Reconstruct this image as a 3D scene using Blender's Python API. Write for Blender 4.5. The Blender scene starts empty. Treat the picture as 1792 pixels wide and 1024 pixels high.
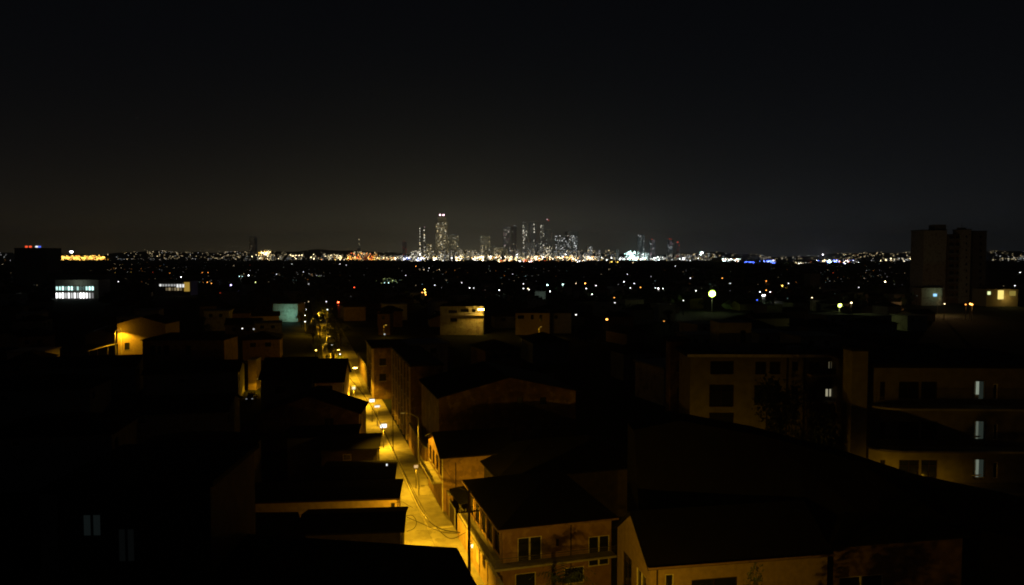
import bpy, bmesh, math, random
from mathutils import Vector, Matrix
random.seed(11)
R = math.radians
sc = bpy.context.scene
C = sc.collection
F = 1300.0                     # focal length in photograph pixels (1792 wide)
CAMZ = 32.0
TH = math.atan(64 / F)
cth, sth = math.cos(TH), math.sin(TH)

# ------------------------------------------------------------------ camera
cd = bpy.data.cameras.new('camera'); cam = bpy.data.objects.new('camera', cd); C.objects.link(cam)
cam.location = (0, 0, CAMZ); cam.rotation_euler = (math.pi / 2 - TH, 0, 0)
cd.sensor_width = 36; cd.lens = 36 * F / 1792; cd.clip_start = 0.5; cd.clip_end = 40000
sc.camera = cam

# ------------------------------------------------------------------ survey helpers
def ray(px, py):
    rx, ry = (px - 896) / F, -(py - 512) / F
    return Vector((rx, cth + ry * sth, ry * cth - sth))
def atz(px, py, z):
    d = ray(px, py); k = (z - CAMZ) / d.z
    return Vector((d.x * k, d.y * k, z))
def aty(px, py, Y):
    d = ray(px, py); k = Y / d.y
    return Vector((d.x * k, Y, CAMZ + d.z * k))
ANG = math.atan(371 / F / (cth + 64 / F * sth))           # heading of the street
U = Vector((-math.sin(ANG), math.cos(ANG), 0)); N = Vector((math.cos(ANG), math.sin(ANG), 0))
def ST(s, t, z=0): return U * s + N * t + Vector((0, 0, z))

# ------------------------------------------------------------------ materials
def newmat(name):
    m = bpy.data.materials.new(name); m.use_nodes = True
    nt = m.node_tree
    return m, nt, nt.nodes, nt.links, nt.nodes['Principled BSDF']
def mat(name, col, col2=None, scale=1.5, rough=.85, bump=0.0, bscale=20, spec=.3, metal=0, stain=None, detail=6):
    m, nt, n, l, b = newmat(name)
    tc = n.new('ShaderNodeTexCoord')
    no = n.new('ShaderNodeTexNoise'); no.inputs['Scale'].default_value = scale; no.inputs['Detail'].default_value = detail
    l.new(tc.outputs['Object'], no.inputs['Vector'])
    cr = n.new('ShaderNodeValToRGB')
    col2 = col2 or tuple(c * .72 for c in col)
    cr.color_ramp.elements[0].position = .35; cr.color_ramp.elements[0].color = (*col2, 1)
    cr.color_ramp.elements[1].position = .65; cr.color_ramp.elements[1].color = (*col, 1)
    l.new(no.outputs['Fac'], cr.inputs['Fac'])
    out = cr.outputs['Color']
    if stain:
        n2 = n.new('ShaderNodeTexNoise'); n2.inputs['Scale'].default_value = .55; n2.inputs['Detail'].default_value = 9; n2.inputs['Roughness'].default_value = .65
        l.new(tc.outputs['Object'], n2.inputs['Vector'])
        c2 = n.new('ShaderNodeValToRGB'); c2.color_ramp.elements[0].position = .52; c2.color_ramp.elements[1].position = .58
        l.new(n2.outputs['Fac'], c2.inputs['Fac'])
        mx = n.new('ShaderNodeMix'); mx.data_type = 'RGBA'
        l.new(c2.outputs['Color'], mx.inputs[0]); l.new(out, mx.inputs[6]); mx.inputs[7].default_value = (*stain, 1)
        out = mx.outputs[2]
    l.new(out, b.inputs['Base Color'])
    b.inputs['Roughness'].default_value = rough; b.inputs['Specular IOR Level'].default_value = spec; b.inputs['Metallic'].default_value = metal
    if bump:
        nb = n.new('ShaderNodeTexNoise'); nb.inputs['Scale'].default_value = bscale; nb.inputs['Detail'].default_value = 8
        l.new(tc.outputs['Object'], nb.inputs['Vector'])
        bp = n.new('ShaderNodeBump'); bp.inputs['Strength'].default_value = bump; bp.inputs['Distance'].default_value = .05
        l.new(nb.outputs['Fac'], bp.inputs['Height']); l.new(bp.outputs['Normal'], b.inputs['Normal'])
    return m
def roofmat(name, col, kind='wave', scale=3.2):
    m = mat(name, col, scale=.8, rough=.85, spec=.06)
    n, l = m.node_tree.nodes, m.node_tree.links; b = n['Principled BSDF']
    tc = n.new('ShaderNodeTexCoord'); w = n.new('ShaderNodeTexWave'); w.bands_direction = 'X'
    w.inputs['Scale'].default_value = scale; w.inputs['Distortion'].default_value = .3
    l.new(tc.outputs['Object'], w.inputs['Vector'])
    bp = n.new('ShaderNodeBump'); bp.inputs['Strength'].default_value = .7; bp.inputs['Distance'].default_value = .06
    l.new(w.outputs['Fac'], bp.inputs['Height']); l.new(bp.outputs['Normal'], b.inputs['Normal'])
    return m
def em(name, col, s, sample=False):
    m, nt, n, l, b = newmat(name)
    n.remove(b); e = n.new('ShaderNodeEmission'); e.inputs[0].default_value = (*col, 1); e.inputs[1].default_value = s
    l.new(e.outputs[0], n['Material Output'].inputs[0])
    if not sample: m.cycles.emission_sampling = 'NONE'
    return m
def citymat(name, col, strength, dens, base=(.12, .12, .11), cw=4.5, ch=3.6, alt=None, seed=0.0):
    """wall with a grid of rooms, a share of them lit"""
    m, nt, n, l, b = newmat(name)
    tc = n.new('ShaderNodeTexCoord'); sp = n.new('ShaderNodeSeparateXYZ'); l.new(tc.outputs['Object'], sp.inputs[0])
    oi = n.new('ShaderNodeObjectInfo')
    def M(op, a, c=None, v=None):
        x = n.new('ShaderNodeMath'); x.operation = op
        for i, q in enumerate((a, c, v)):
            if q is None: continue
            if isinstance(q, (int, float)): x.inputs[i].default_value = q
            else: l.new(q, x.inputs[i])
        return x.outputs[0]
    h = M('ADD', sp.outputs[0], M('MULTIPLY', sp.outputs[1], 1.0)); h = M('DIVIDE', h, cw); v = M('DIVIDE', sp.outputs[2], ch)
    fh, fv = M('FRACT', h), M('FRACT', v)
    inside = M('MULTIPLY', M('MULTIPLY', M('GREATER_THAN', fh, .22), M('LESS_THAN', fh, .8)), M('MULTIPLY', M('GREATER_THAN', fv, .3), M('LESS_THAN', fv, .82)))
    cx = n.new('ShaderNodeCombineXYZ'); l.new(M('FLOOR', h), cx.inputs[0]); l.new(M('FLOOR', v), cx.inputs[1])
    l.new(M('ADD', M('MULTIPLY', oi.outputs['Random'], 91.0), seed), cx.inputs[2])
    wn = n.new('ShaderNodeTexWhiteNoise'); l.new(cx.outputs[0], wn.inputs['Vector'])
    lit = M('LESS_THAN', wn.outputs['Value'], dens)
    sepc = n.new('ShaderNodeSeparateColor'); l.new(wn.outputs['Color'], sepc.inputs[0])
    geo = n.new('ShaderNodeNewGeometry'); sn = n.new('ShaderNodeSeparateXYZ'); l.new(geo.outputs['Normal'], sn.inputs[0])
    side = M('LESS_THAN', M('ABSOLUTE', sn.outputs[2]), .5)
    st = M('MULTIPLY', M('MULTIPLY', M('MULTIPLY', inside, lit), side), M('MULTIPLY', M('POWER', sepc.outputs[1], 2.0), strength * 2.2))
    mx = n.new('ShaderNodeMix'); mx.data_type = 'RGBA'; l.new(M('GREATER_THAN', sepc.outputs[2], .6), mx.inputs[0])
    mx.inputs[6].default_value = (*col, 1); mx.inputs[7].default_value = (*(alt or col), 1)
    b.inputs['Base Color'].default_value = (*base, 1); b.inputs['Roughness'].default_value = .6
    l.new(mx.outputs[2], b.inputs['Emission Color']); l.new(st, b.inputs['Emission Strength'])
    m.cycles.emission_sampling = 'NONE'
    return m

M_ = dict(
    cream=mat('cream_plaster', (.3, .22, .13), (.23, .165, .1), 2, bump=.15),
    tan=mat('tan_plaster', (.22, .14, .08), (.16, .1, .06), 1.2, bump=.2, stain=(.13, .08, .05)),
    peel=mat('peeling_plaster', (.21, .125, .068), (.16, .092, .052), 1.3, bump=.3, stain=(.25, .16, .09)),
    grey=mat('grey_plaster', (.24, .23, .2), (.17, .165, .15), 1.0, bump=.15),
    pale=mat('pale_wall', (.5, .46, .38), (.4, .37, .3), 1.4, bump=.15, stain=(.3, .26, .2)),
    khaki=mat('khaki_plaster', (.17, .15, .11), (.12, .105, .08), 1.0, bump=.2),
    unlit_wall=mat('unlit_plaster', (.045, .035, .025), (.025, .02, .015), 1.1, bump=.2),  # base colour darkened so walls read as out of the lamplight
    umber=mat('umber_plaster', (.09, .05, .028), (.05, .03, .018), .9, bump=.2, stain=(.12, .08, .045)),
    brick=mat('stone_cladding', (.3, .17, .09), (.14, .08, .05), 5, bump=.5, bscale=9),
    concrete=mat('concrete', (.27, .25, .22), (.19, .18, .16), 1.2, bump=.2),
    asphalt=mat('worn_concrete_road', (.33, .315, .27), (.23, .22, .19), .5, rough=.8, bump=.3, bscale=30, stain=(.21, .2, .17), detail=10),
    pave=mat('pavement_concrete', (.23, .215, .18), (.15, .14, .12), .7, bump=.25, bscale=12),
    kerb=mat('kerb_stone', (.4, .38, .3), (.3, .28, .23), 2, bump=.15),
    ground=mat('earth', (.02, .022, .016), (.01, .012, .008), .05, rough=1, spec=.05),
    hill=mat('hill_earth', (.03, .034, .024), (.016, .02, .013), .004, rough=1, spec=.0),
    metal=mat('dark_metal', (.05, .045, .04), None, 6, rough=.5, spec=.5),
    steel=mat('galvanised_steel', (.3, .29, .27), (.22, .21, .2), 4, rough=.5, metal=.4),
    white=mat('white_frame_paint', (.62, .58, .48), (.52, .48, .4), 3, rough=.5),
    wood=mat('dark_wood', (.022, .012, .008), None, 5),
    cable=mat('cable_rubber', (.012, .01, .009), None, 9),
    bark=mat('bark', (.05, .04, .03), (.03, .024, .018), 8, bump=.5),
    leaf=mat('leaf', (.06, .075, .025), (.035, .05, .016), 1.3, rough=.6),
    leafdark=mat('leaf_dark', (.04, .06, .025), (.02, .035, .014), 1.3, rough=.6),
    roof=roofmat('roof_sheet', (.01, .0095, .0095)), roofred=roofmat('roof_tile', (.02, .011, .009), scale=5),
    roofgrey=roofmat('roof_grey', (.018, .018, .019)), awn=roofmat('awning_sheet', (.6, .52, .4), scale=2.2),
    car=mat('car_paint', (.03, .04, .08), None, 3, rough=.3, spec=.6), tyre=mat('rubber', (.015, .015, .015), None, 5),
)
def glassmat(name, c=(.012, .014, .016), r=.12):
    m, nt, n, l, b = newmat(name)
    b.inputs['Base Color'].default_value = (*c, 1); b.inputs['Roughness'].default_value = r; b.inputs['Specular IOR Level'].default_value = .6
    no = n.new('ShaderNodeTexNoise'); no.inputs['Scale'].default_value = 1.1
    bp = n.new('ShaderNodeBump'); bp.inputs['Strength'].default_value = .04; l.new(no.outputs['Fac'], bp.inputs['Height']); l.new(bp.outputs['Normal'], b.inputs['Normal'])
    return m
M_['glass'] = glassmat('dark_glass')
SOD = (1.0, .51, .014)
COL = dict(w=(.95, .96, .95), y=(1, .78, .42), o=(1, .36, .06), r=(1, .1, .03), b=(.08, .16, 1.0), v=(.5, .42, 1.0), c=(.6, 1, .92), g=(.8, 1, .35), s=(1, .62, .1), p=(1, .6, .72), m=(1, .93, .74))
EM = {}
def E(c, s):
    k = (c, s)
    if k not in EM: EM[k] = em('light_%s_%g' % (c, s), COL[c], s)
    return EM[k]

# ------------------------------------------------------------------ mesh helpers
class MB:
    def __init__(self): self.v = []; self.f = []; self.mi = []; self.cur = 0
    def face(self, pts):
        b = len(self.v); self.v += [tuple(p) for p in pts]; self.f.append(tuple(range(b, b + len(pts)))); self.mi.append(self.cur)
    def box(self, x0, x1, y0, y1, z0, z1, rot=None, org=None):
        p = [Vector((x, y, z)) for z in (z0, z1) for y in (y0, y1) for x in (x0, x1)]
        if rot is not None:
            p = [rot @ q + (org or Vector()) for q in p]
        b = len(self.v); self.v += [tuple(q) for q in p]
        for f in ((0, 2, 3, 1), (4, 5, 7, 6), (0, 1, 5, 4), (1, 3, 7, 5), (3, 2, 6, 7), (2, 0, 4, 6)):
            self.f.append(tuple(b + i for i in f)); self.mi.append(self.cur)
    def tube(self, pts, rad, n=6, cap=True):
        pts = [Vector(p) for p in pts]; rad = rad if isinstance(rad, (list, tuple)) else [rad] * len(pts)
        rings = []
        for i, p in enumerate(pts):
            d = (pts[min(i + 1, len(pts) - 1)] - pts[max(i - 1, 0)]).normalized()
            a = d.orthogonal().normalized() if i == 0 else (pa - d * pa.dot(d)).normalized()
            pa = a; c = d.cross(a)
            b = len(self.v)
            for k in range(n):
                t = 2 * math.pi * k / n; self.v.append(tuple(p + (a * math.cos(t) + c * math.sin(t)) * rad[i]))
            rings.append(b)
        for i in range(len(rings) - 1):
            for k in range(n):
                self.f.append((rings[i] + k, rings[i] + (k + 1) % n, rings[i + 1] + (k + 1) % n, rings[i + 1] + k)); self.mi.append(self.cur)
        if cap:
            self.f.append(tuple(rings[0] + k for k in reversed(range(n)))); self.mi.append(self.cur)
            self.f.append(tuple(rings[-1] + k for k in range(n))); self.mi.append(self.cur)
    def mesh(self, name, mats):
        me = bpy.data.meshes.new(name); me.from_pydata(self.v, [], self.f)
        for m in (mats if isinstance(mats, (list, tuple)) else [mats]): me.materials.append(m)
        if max(self.mi, default=0) > 0: me.polygons.foreach_set('material_index', self.mi)
        me.update(); return me
    def obj(self, name, mats, parent=None, loc=None):
        o = bpy.data.objects.new(name, self.mesh(name, mats)); C.objects.link(o)
        if parent is not None: o.parent = parent
        if loc is not None: o.location = loc
        return o
def tag(o, label=None, cat=None, group=None, kind=None):
    if label: o['label'] = label
    if cat: o['category'] = cat
    if group: o['group'] = group
    if kind: o['kind'] = kind
    return o
def empty(name, loc, rz=0, label=None, cat=None, group=None):
    o = bpy.data.objects.new(name, None); C.objects.link(o); o.location = loc; o.rotation_euler = (0, 0, rz); o.empty_display_size = .5
    return tag(o, label, cat, group)
def copy_tree(o, parent=None):
    c = o.copy(); C.objects.link(c); c.parent = parent
    for ch in list(o.children): copy_tree(ch, c)
    return c
def box(name, x0, x1, y0, y1, z0, z1, m, parent):
    b = MB(); b.box(x0, x1, y0, y1, z0, z1); return b.obj(name, m, parent)
def plight(parent, loc, power, col=SOD, size=.12, spot=None, aim=None):
    ld = bpy.data.lights.new('lamp_light', 'SPOT' if spot else 'POINT'); ld.energy = power; ld.color = col; ld.shadow_soft_size = size
    if spot: ld.spot_size = R(spot); ld.spot_blend = .35
    o = bpy.data.objects.new('lamp_light', ld); C.objects.link(o); o.parent = parent; o.location = loc
    if aim is not None: o.rotation_euler = Vector(aim).to_track_quat('-Z', 'Y').to_euler()
    return o

# ------------------------------------------------------------------ buildings
def wall_holes(b, w, h, holes, fn, z0=0, deep=.14):
    """a wall w wide and h high with real rectangular openings; fn maps (x, depth, z) to a point"""
    xs = sorted({0, w, *[q for r in holes for q in (r[0], r[1])]}); zs = sorted({z0, h, *[q for r in holes for q in (r[2], r[3])]})
    for i in range(len(xs) - 1):
        for j in range(len(zs) - 1):
            cx, cz = (xs[i] + xs[i + 1]) / 2, (zs[j] + zs[j + 1]) / 2
            if any(r[0] < cx < r[1] and r[2] < cz < r[3] for r in holes): continue
            b.face([fn(xs[i], 0, zs[j]), fn(xs[i + 1], 0, zs[j]), fn(xs[i + 1], 0, zs[j + 1]), fn(xs[i], 0, zs[j + 1])])
    for x0, x1, a, c in holes:
        b.face([fn(x0, 0, a), fn(x0, deep, a), fn(x0, deep, c), fn(x0, 0, c)])
        b.face([fn(x1, 0, a), fn(x1, 0, c), fn(x1, deep, c), fn(x1, deep, a)])
        b.face([fn(x0, 0, a), fn(x1, 0, a), fn(x1, deep, a), fn(x0, deep, a)])
        b.face([fn(x0, 0, c), fn(x0, deep, c), fn(x1, deep, c), fn(x1, 0, c)])
def window(parent, r, fn, fm, kind='plain', pane=None, name='window', sill=True, label=None):
    x0, x1, a, c = r
    def fb(b, p0, p1, q0, q1, r0, r1):
        P = [fn(x, y, z) for z in (r0, r1) for y in (q0, q1) for x in (p0, p1)]
        k = len(b.v); b.v += [tuple(q) for q in P]
        for f in ((0, 2, 3, 1), (4, 5, 7, 6), (0, 1, 5, 4), (1, 3, 7, 5), (3, 2, 6, 7), (2, 0, 4, 6)): b.f.append(tuple(k + i for i in f)); b.mi.append(0)
    t = .07; e = .003
    b = MB()
    fb(b, x0 + e, x0 + t, .03, .11, a + e, c - e); fb(b, x1 - t, x1 - e, .03, .11, a + e, c - e)
    fb(b, x0 + t, x1 - t, .035, .105, a + e, a + t); fb(b, x0 + t, x1 - t, .035, .105, c - t, c - e)
    if kind == 'slide':
        m = (x0 + x1) / 2; fb(b, m - .07, m + .07, .025, .1, a + t, c - t)
    elif kind == 'cross':
        m = (x0 + x1) / 2; fb(b, m - .03, m + .03, .04, .1, a + t, c - t); zz = a + (c - a) * .68; fb(b, x0 + t, x1 - t, .045, .095, zz - .025, zz + .025)
    f = b.obj(name, fm, parent)
    if label: f['label'] = label
    g = MB(); g.face([fn(x0, .13, a), fn(x1, .13, a), fn(x1, .13, c), fn(x0, .13, c)]); g.obj('pane', pane or M_['glass'], f)
    if sill:
        s = MB(); fb(s, x0 - .08, x1 + .08, -.1, .02, a - .09, a - .004); s.obj('sill', M_['concrete'], f)
    return f
def roofmesh(w, d, h, kind, rise, oh, th=.16):
    """roof over a w x d footprint, eave at h"""
    b = MB(); x0, x1, y0, y1 = -oh, w + oh, -oh, d + oh
    e = [(x0, y0, h), (x1, y0, h), (x1, y1, h), (x0, y1, h)]
    if kind == 'flat':
        b.box(x0, x1, y0, y1, h, h + .35); return b
    if kind == 'hip':
        k = min(x1 - x0, y1 - y0) / 2
        r1, r2 = ((x0 + k, (y0 + y1) / 2, h + rise), (x1 - k, (y0 + y1) / 2, h + rise)) if w >= d else (((x0 + x1) / 2, y0 + k, h + rise), ((x0 + x1) / 2, y1 - k, h + rise))
        T = [tuple(Vector(p) + Vector((0, 0, th))) for p in e]
        r1, r2 = Vector(r1) + Vector((0, 0, th)), Vector(r2) + Vector((0, 0, th))
        if w >= d:
            b.face([T[0], T[1], r2, r1]); b.face([T[1], T[2], r2]); b.face([T[2], T[3], r1, r2]); b.face([T[3], T[0], r1])
        else:
            b.face([T[0], T[1], r1]); b.face([T[1], T[2], r2, r1]); b.face([T[2], T[3], r2]); b.face([T[3], T[0], r1, r2])
        for i in range(4): b.face([e[i], e[(i + 1) % 4], T[(i + 1) % 4], T[i]])
        b.face(e[::-1]); return b
    if kind == 'ridge_x':       # ridge left to right, gables at both sides
        ym = (y0 + y1) / 2; pr = [(y0, h), (ym, h + rise), (y1, h), (y1, h + th), (ym, h + rise + th), (y0, h + th)]
        A = [(x0, y, z) for y, z in pr]; B = [(x1, y, z) for y, z in pr]
    else:                        # ridge_y: gable to the front
        xm = (x0 + x1) / 2; pr = [(x0, h), (xm, h + rise), (x1, h), (x1, h + th), (xm, h + rise + th), (x0, h + th)]
        A = [(x, y0, z) for x, z in pr]; B = [(x, y1, z) for x, z in pr]
    for i in range(6):
        j = (i + 1) % 6; b.face([A[i], A[j], B[j], B[i]])
    for q in (A, B):
        b.face([q[0], q[1], q[4], q[5]]); b.face([q[1], q[2], q[3], q[4]])
    return b
class House:
    """local x runs right along the front, y away from the camera, z up"""
    def __init__(s, name, label, corner, w, d, h, roof='hip', rise=1.8, oh=.5, wm='cream', rm='roof', ang=None, cat='house', group=None, front=(), left=(), right=(), fm='white', z0=0):
        s.ang = ANG if ang is None else ang
        s.o = Vector((corner[0], corner[1], 0)); s.w, s.d, s.h = w, d, h
        s.e = empty(name, s.o, s.ang, label, cat, group)
        s.front, s.left, s.right = list(front), list(left), list(right)
        s.roof, s.rise, s.oh, s.wm, s.rm, s.fm = roof, rise, oh, wm, rm, fm
        s.nx = Vector((math.cos(s.ang), math.sin(s.ang), 0)); s.ny = Vector((-math.sin(s.ang), math.cos(s.ang), 0))
    def fpx(s, px, py, y=0):
        """local x, z where the pixel's line of sight meets the front plane (local y)"""
        d = ray(px, py); o = Vector((0, 0, CAMZ)); k = ((s.o + s.ny * y) - o).dot(s.ny) / d.dot(s.ny); p = o + d * k - s.o
        return p.dot(s.nx), p.z
    def lpx(s, px, py, x=0):
        d = ray(px, py); o = Vector((0, 0, CAMZ)); k = ((s.o + s.nx * x) - o).dot(s.nx) / d.dot(s.nx); p = o + d * k - s.o
        return p.dot(s.ny), p.z
    def win(s, x0, y0, x1, y1, **k):
        a = s.fpx(x0, (y0 + y1) / 2)[0]; c = s.fpx(x1, (y0 + y1) / 2)[0]; t = s.fpx((x0 + x1) / 2, y0)[1]; b = s.fpx((x0 + x1) / 2, y1)[1]
        s.front.append(((a, c, b, t), k)); return s
    def lwin(s, x0, y0, x1, y1, **k):
        """window on the left side wall; x0<x1 pixels (far, near)"""
        a, t = s.lpx(x0, y0); c, b = s.lpx(x1, y1); s.left.append(((min(a, c), max(a, c), b, t), k)); return s
    def build(s):
        b = MB(); w, d, h = s.w, s.d, s.h
        fr = lambda x, y, z: (x, y, z); le = lambda x, y, z: (y, d - x, z) ; ri = lambda x, y, z: (w - y, x, z); bk = lambda x, y, z: (w - x, d - y, z)
        def clean(L, W, hh):
            out = []
            for r, k in L:
                r = (max(.2, r[0]), min(W - .2, r[1]), max(.12, r[2]), min(hh - .12, r[3]))
                if r[1] - r[0] > .3 and r[3] - r[2] > .3: out.append((r, k))
            return out
        F1, L1, R1 = clean(s.front, w, h), clean([((d - r[1], d - r[0], r[2], r[3]), k) for r, k in s.left], d, h), clean(s.right, d, h)
        wall_holes(b, w, h, [r for r, k in F1], fr); wall_holes(b, d, h, [r for r, k in L1], le)
        wall_holes(b, d, h, [r for r, k in R1], ri); wall_holes(b, w, h, [], bk)
        if s.roof == 'ridge_x':
            for f in (lambda y, z: (0, y, z), lambda y, z: (w, y, z)): b.face([f(0, h), f(d, h), f(d / 2, h + s.rise * d / (d + 2 * s.oh))])
        elif s.roof == 'ridge_y':
            for y in (0, d): b.face([(0, y, h), (w, y, h), (w / 2, y, h + s.rise * w / (w + 2 * s.oh))])
        s.wall = b.obj('wall', M_[s.wm], s.e)
        for L, f in ((F1, fr), (L1, le), (R1, ri)):
            for r, k in L: window(s.e, r, f, M_[k.pop('fm', s.fm)], **k)
        up = 0.0 if s.roof in ('flat', 'hip') else s.rise * s.oh / ((w if s.roof == 'ridge_y' else d) / 2 + s.oh)
        s.roofo = roofmesh(w, d, h + .003 - up, s.roof, s.rise, s.oh).obj('roof', M_[s.rm], s.e)
        return s
def railing(parent, x0, x1, y, z, h=.95, name='railing', m='metal', step=.14, along='x', y2=None):
    b = MB()
    def bx(a0, a1, c0, c1, z0, z1):
        if along == 'x': b.box(a0, a1, c0, c1, z0, z1)
        else: b.box(c0, c1, a0, a1, z0, z1)
    bx(x0, x1, y - .03, y + .03, z + h - .05, z + h); bx(x0, x1, y - .02, y + .02, z + .08, z + .12); bx(x0, x1, y - .015, y + .015, z + h * .72, z + h * .72 + .03)
    k = x0
    while k < x1:
        bx(k, k + .02, y - .01, y + .01, z + .1, z + h - .05); k += step
    return b.obj(name, M_[m], parent)

# ------------------------------------------------------------------ trees
def leafcloud(b, blobs, n, size):
    for _ in range(n):
        c, r = random.choice(blobs)
        while True:
            q = Vector((random.uniform(-1, 1), random.uniform(-1, 1), random.uniform(-1, 1)))
            if .35 < q.length < 1: break
        p = Vector(c) + Vector((q.x * r, q.y * r, q.z * r * .8))
        a = Vector((random.gauss(0, 1), random.gauss(0, 1), random.gauss(0, .6))).normalized(); e = a.orthogonal().normalized()
        s = size * random.uniform(.5, 1.2)
        b.face([p, p + a * s + e * s * .35, p + a * s * 1.9, p + a * s - e * s * .35])
def tree_meshes(h, cw, n, size, seed, slim=1.0):
    random.seed(seed)
    t = MB(); top = h * .62
    pts = [(0, 0, 0)]; x = y = 0
    for i in range(1, 6):
        x += random.uniform(-.12, .12) * h * .1; y += random.uniform(-.12, .12) * h * .1; pts.append((x, y, top * i / 5))
    t.tube(pts, [h * .035, h * .028, h * .024, h * .02, h * .016, h * .01], 8)
    blobs = []
    for i in range(15):
        a = random.uniform(0, 6.28); k = random.uniform(.3, 1) ; zz = h * random.uniform(.4, .95) * slim ** 0
        taper = 1 - abs(zz / h - .62) * 1.3
        c = (math.cos(a) * cw * .36 * k * taper * 1.6, math.sin(a) * cw * .36 * k * taper * 1.6, zz)
        s = random.choice(pts[2:5]); mid = ((s[0] + c[0]) / 2, (s[1] + c[1]) / 2, (s[2] + c[2]) / 2 + h * .02)
        if c[2] > s[2]: t.tube([s, mid, c], [h * .012, h * .008, h * .003], 5)
        blobs.append((c, cw * random.uniform(.12, .24)))
    b = MB(); leafcloud(b, blobs, n, size)
    return t.mesh('trunk', M_['bark']), b
_tp = {}
def tree(px=None, loc=None, h=8, cw=6, kind='a', label='', group=None, m='leaf'):
    if (kind, m) not in _tp:
        s = {'a': (3, 2600), 'b': (7, 2200), 'c': (12, 2400)}[kind]
        tm, cb = tree_meshes(8, 6, s[1], .2, s[0]); _tp[(kind, m)] = (tm, cb.mesh('crown', M_[m]))
    tm, cm = _tp[(kind, m)]
    e = empty('tree', loc, random.uniform(0, 6), label, 'tree', group); e.scale = (cw / 6, cw / 6, h / 8)
    for n, me in (('trunk', tm), ('crown', cm)):
        o = bpy.data.objects.new(n, me); C.objects.link(o); o.parent = e
    return e

exec_parts = []
# ================================================================== WORLD
w = bpy.data.worlds.new('World'); sc.world = w; w.use_nodes = True
nt = w.node_tree; n, l = nt.nodes, nt.links
bg = n['Background']
def wm(op, a, c=None):
    x = n.new('ShaderNodeMath'); x.operation = op
    for i, q in enumerate((a, c)):
        if q is None: continue
        if isinstance(q, (int, float)): x.inputs[i].default_value = q
        else: l.new(q, x.inputs[i])
    return x.outputs[0]
tc = n.new('ShaderNodeTexCoord'); sp = n.new('ShaderNodeSeparateXYZ'); l.new(tc.outputs['Generated'], sp.inputs[0])
az = wm('ARCTAN2', sp.outputs[0], sp.outputs[1]); el = wm('MAXIMUM', wm('ARCSINE', sp.outputs[2]), 0.0)
def gauss(v, c, s):
    k = wm('DIVIDE', wm('SUBTRACT', v, c), s); return wm('EXPONENT', wm('MULTIPLY', wm('MULTIPLY', k, k), -1.0))
def expo(v, s): return wm('EXPONENT', wm('MULTIPLY', wm('DIVIDE', v, s), -1.0))
SKY = dict(
    base=((.0012, .0015, .0023), None),
    glow=((.040, .0355, .0195), wm('MULTIPLY', expo(el, R(3.6)), gauss(az, R(-4), R(15)))),
    left=((.026, .0190, .0078), wm('MULTIPLY', expo(el, R(3.1)), gauss(az, R(-24), R(24)))),
    right=((.010, .0118, .0135), wm('MULTIPLY', expo(el, R(4.5)), gauss(az, R(18), R(26)))),
    broad=((.0042, .0040, .0036), expo(el, R(8))),
)
acc = None
for k, (c, f) in SKY.items():
    v = n.new('ShaderNodeVectorMath'); v.operation = 'SCALE'; v.inputs[0].default_value = c
    if f is None: v.inputs['Scale'].default_value = 1
    else: l.new(f, v.inputs['Scale'])
    if acc is None: acc = v.outputs[0]
    else:
        a = n.new('ShaderNodeVectorMath'); a.operation = 'ADD'; l.new(acc, a.inputs[0]); l.new(v.outputs[0], a.inputs[1]); acc = a.outputs[0]
sky = n.new('ShaderNodeTexSky'); sky.sky_type = 'NISHITA'; sky.sun_disc = False; sky.sun_elevation = R(-8); sky.sun_rotation = R(200)
v = n.new('ShaderNodeVectorMath'); v.operation = 'SCALE'; v.inputs['Scale'].default_value = .02; l.new(sky.outputs[0], v.inputs[0])
a = n.new('ShaderNodeVectorMath'); a.operation = 'ADD'; l.new(acc, a.inputs[0]); l.new(v.outputs[0], a.inputs[1])
l.new(a.outputs[0], bg.inputs[0]); bg.inputs[1].default_value = 1.0

# ================================================================== GROUND, HILLS, STREET
def grid_obj(name, x0, x1, y0, y1, nx, ny, fz, m, kind='structure'):
    b = MB()
    for j in range(ny + 1):
        for i in range(nx + 1):
            x = x0 + (x1 - x0) * i / nx; y = y0 + (y1 - y0) * j / ny; b.v.append((x, y, fz(x, y)))
    for j in range(ny):
        for i in range(nx):
            k = j * (nx + 1) + i; b.f.append((k, k + 1, k + nx + 2, k + nx + 1)); b.mi.append(0)
    return tag(b.obj(name, m), kind=kind)
grid_obj('ground', -9000, 9000, -400, 10400, 2, 2, lambda x, y: 0, M_['ground'])
def hh(x, y):
    px = 896 + x / max(y, 1) * F
    H = 40 + 22 * math.sin(px * .011 + 1) + 13 * math.sin(px * .031) + 6 * math.sin(px * .09 + 2)
    if px < 620: H += 62 * math.exp(-((px - 340) / 130) ** 2)
    H += 48 * math.exp(-((px - 560) / 55) ** 2) + 52 * math.exp(-((px - 1560) / 110) ** 2) + 35 * math.exp(-((px - 1780) / 60) ** 2)
    k = max(0, min(1, (y - 5900) / 1400)); k = k * k * (3 - 2 * k)
    k2 = max(0, min(1, (10300 - y) / 1500))
    return H * k * k2 - 1.0
grid_obj('hills', -7800, 7800, 5900, 10300, 240, 30, hh, M_['hill'])

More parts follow.
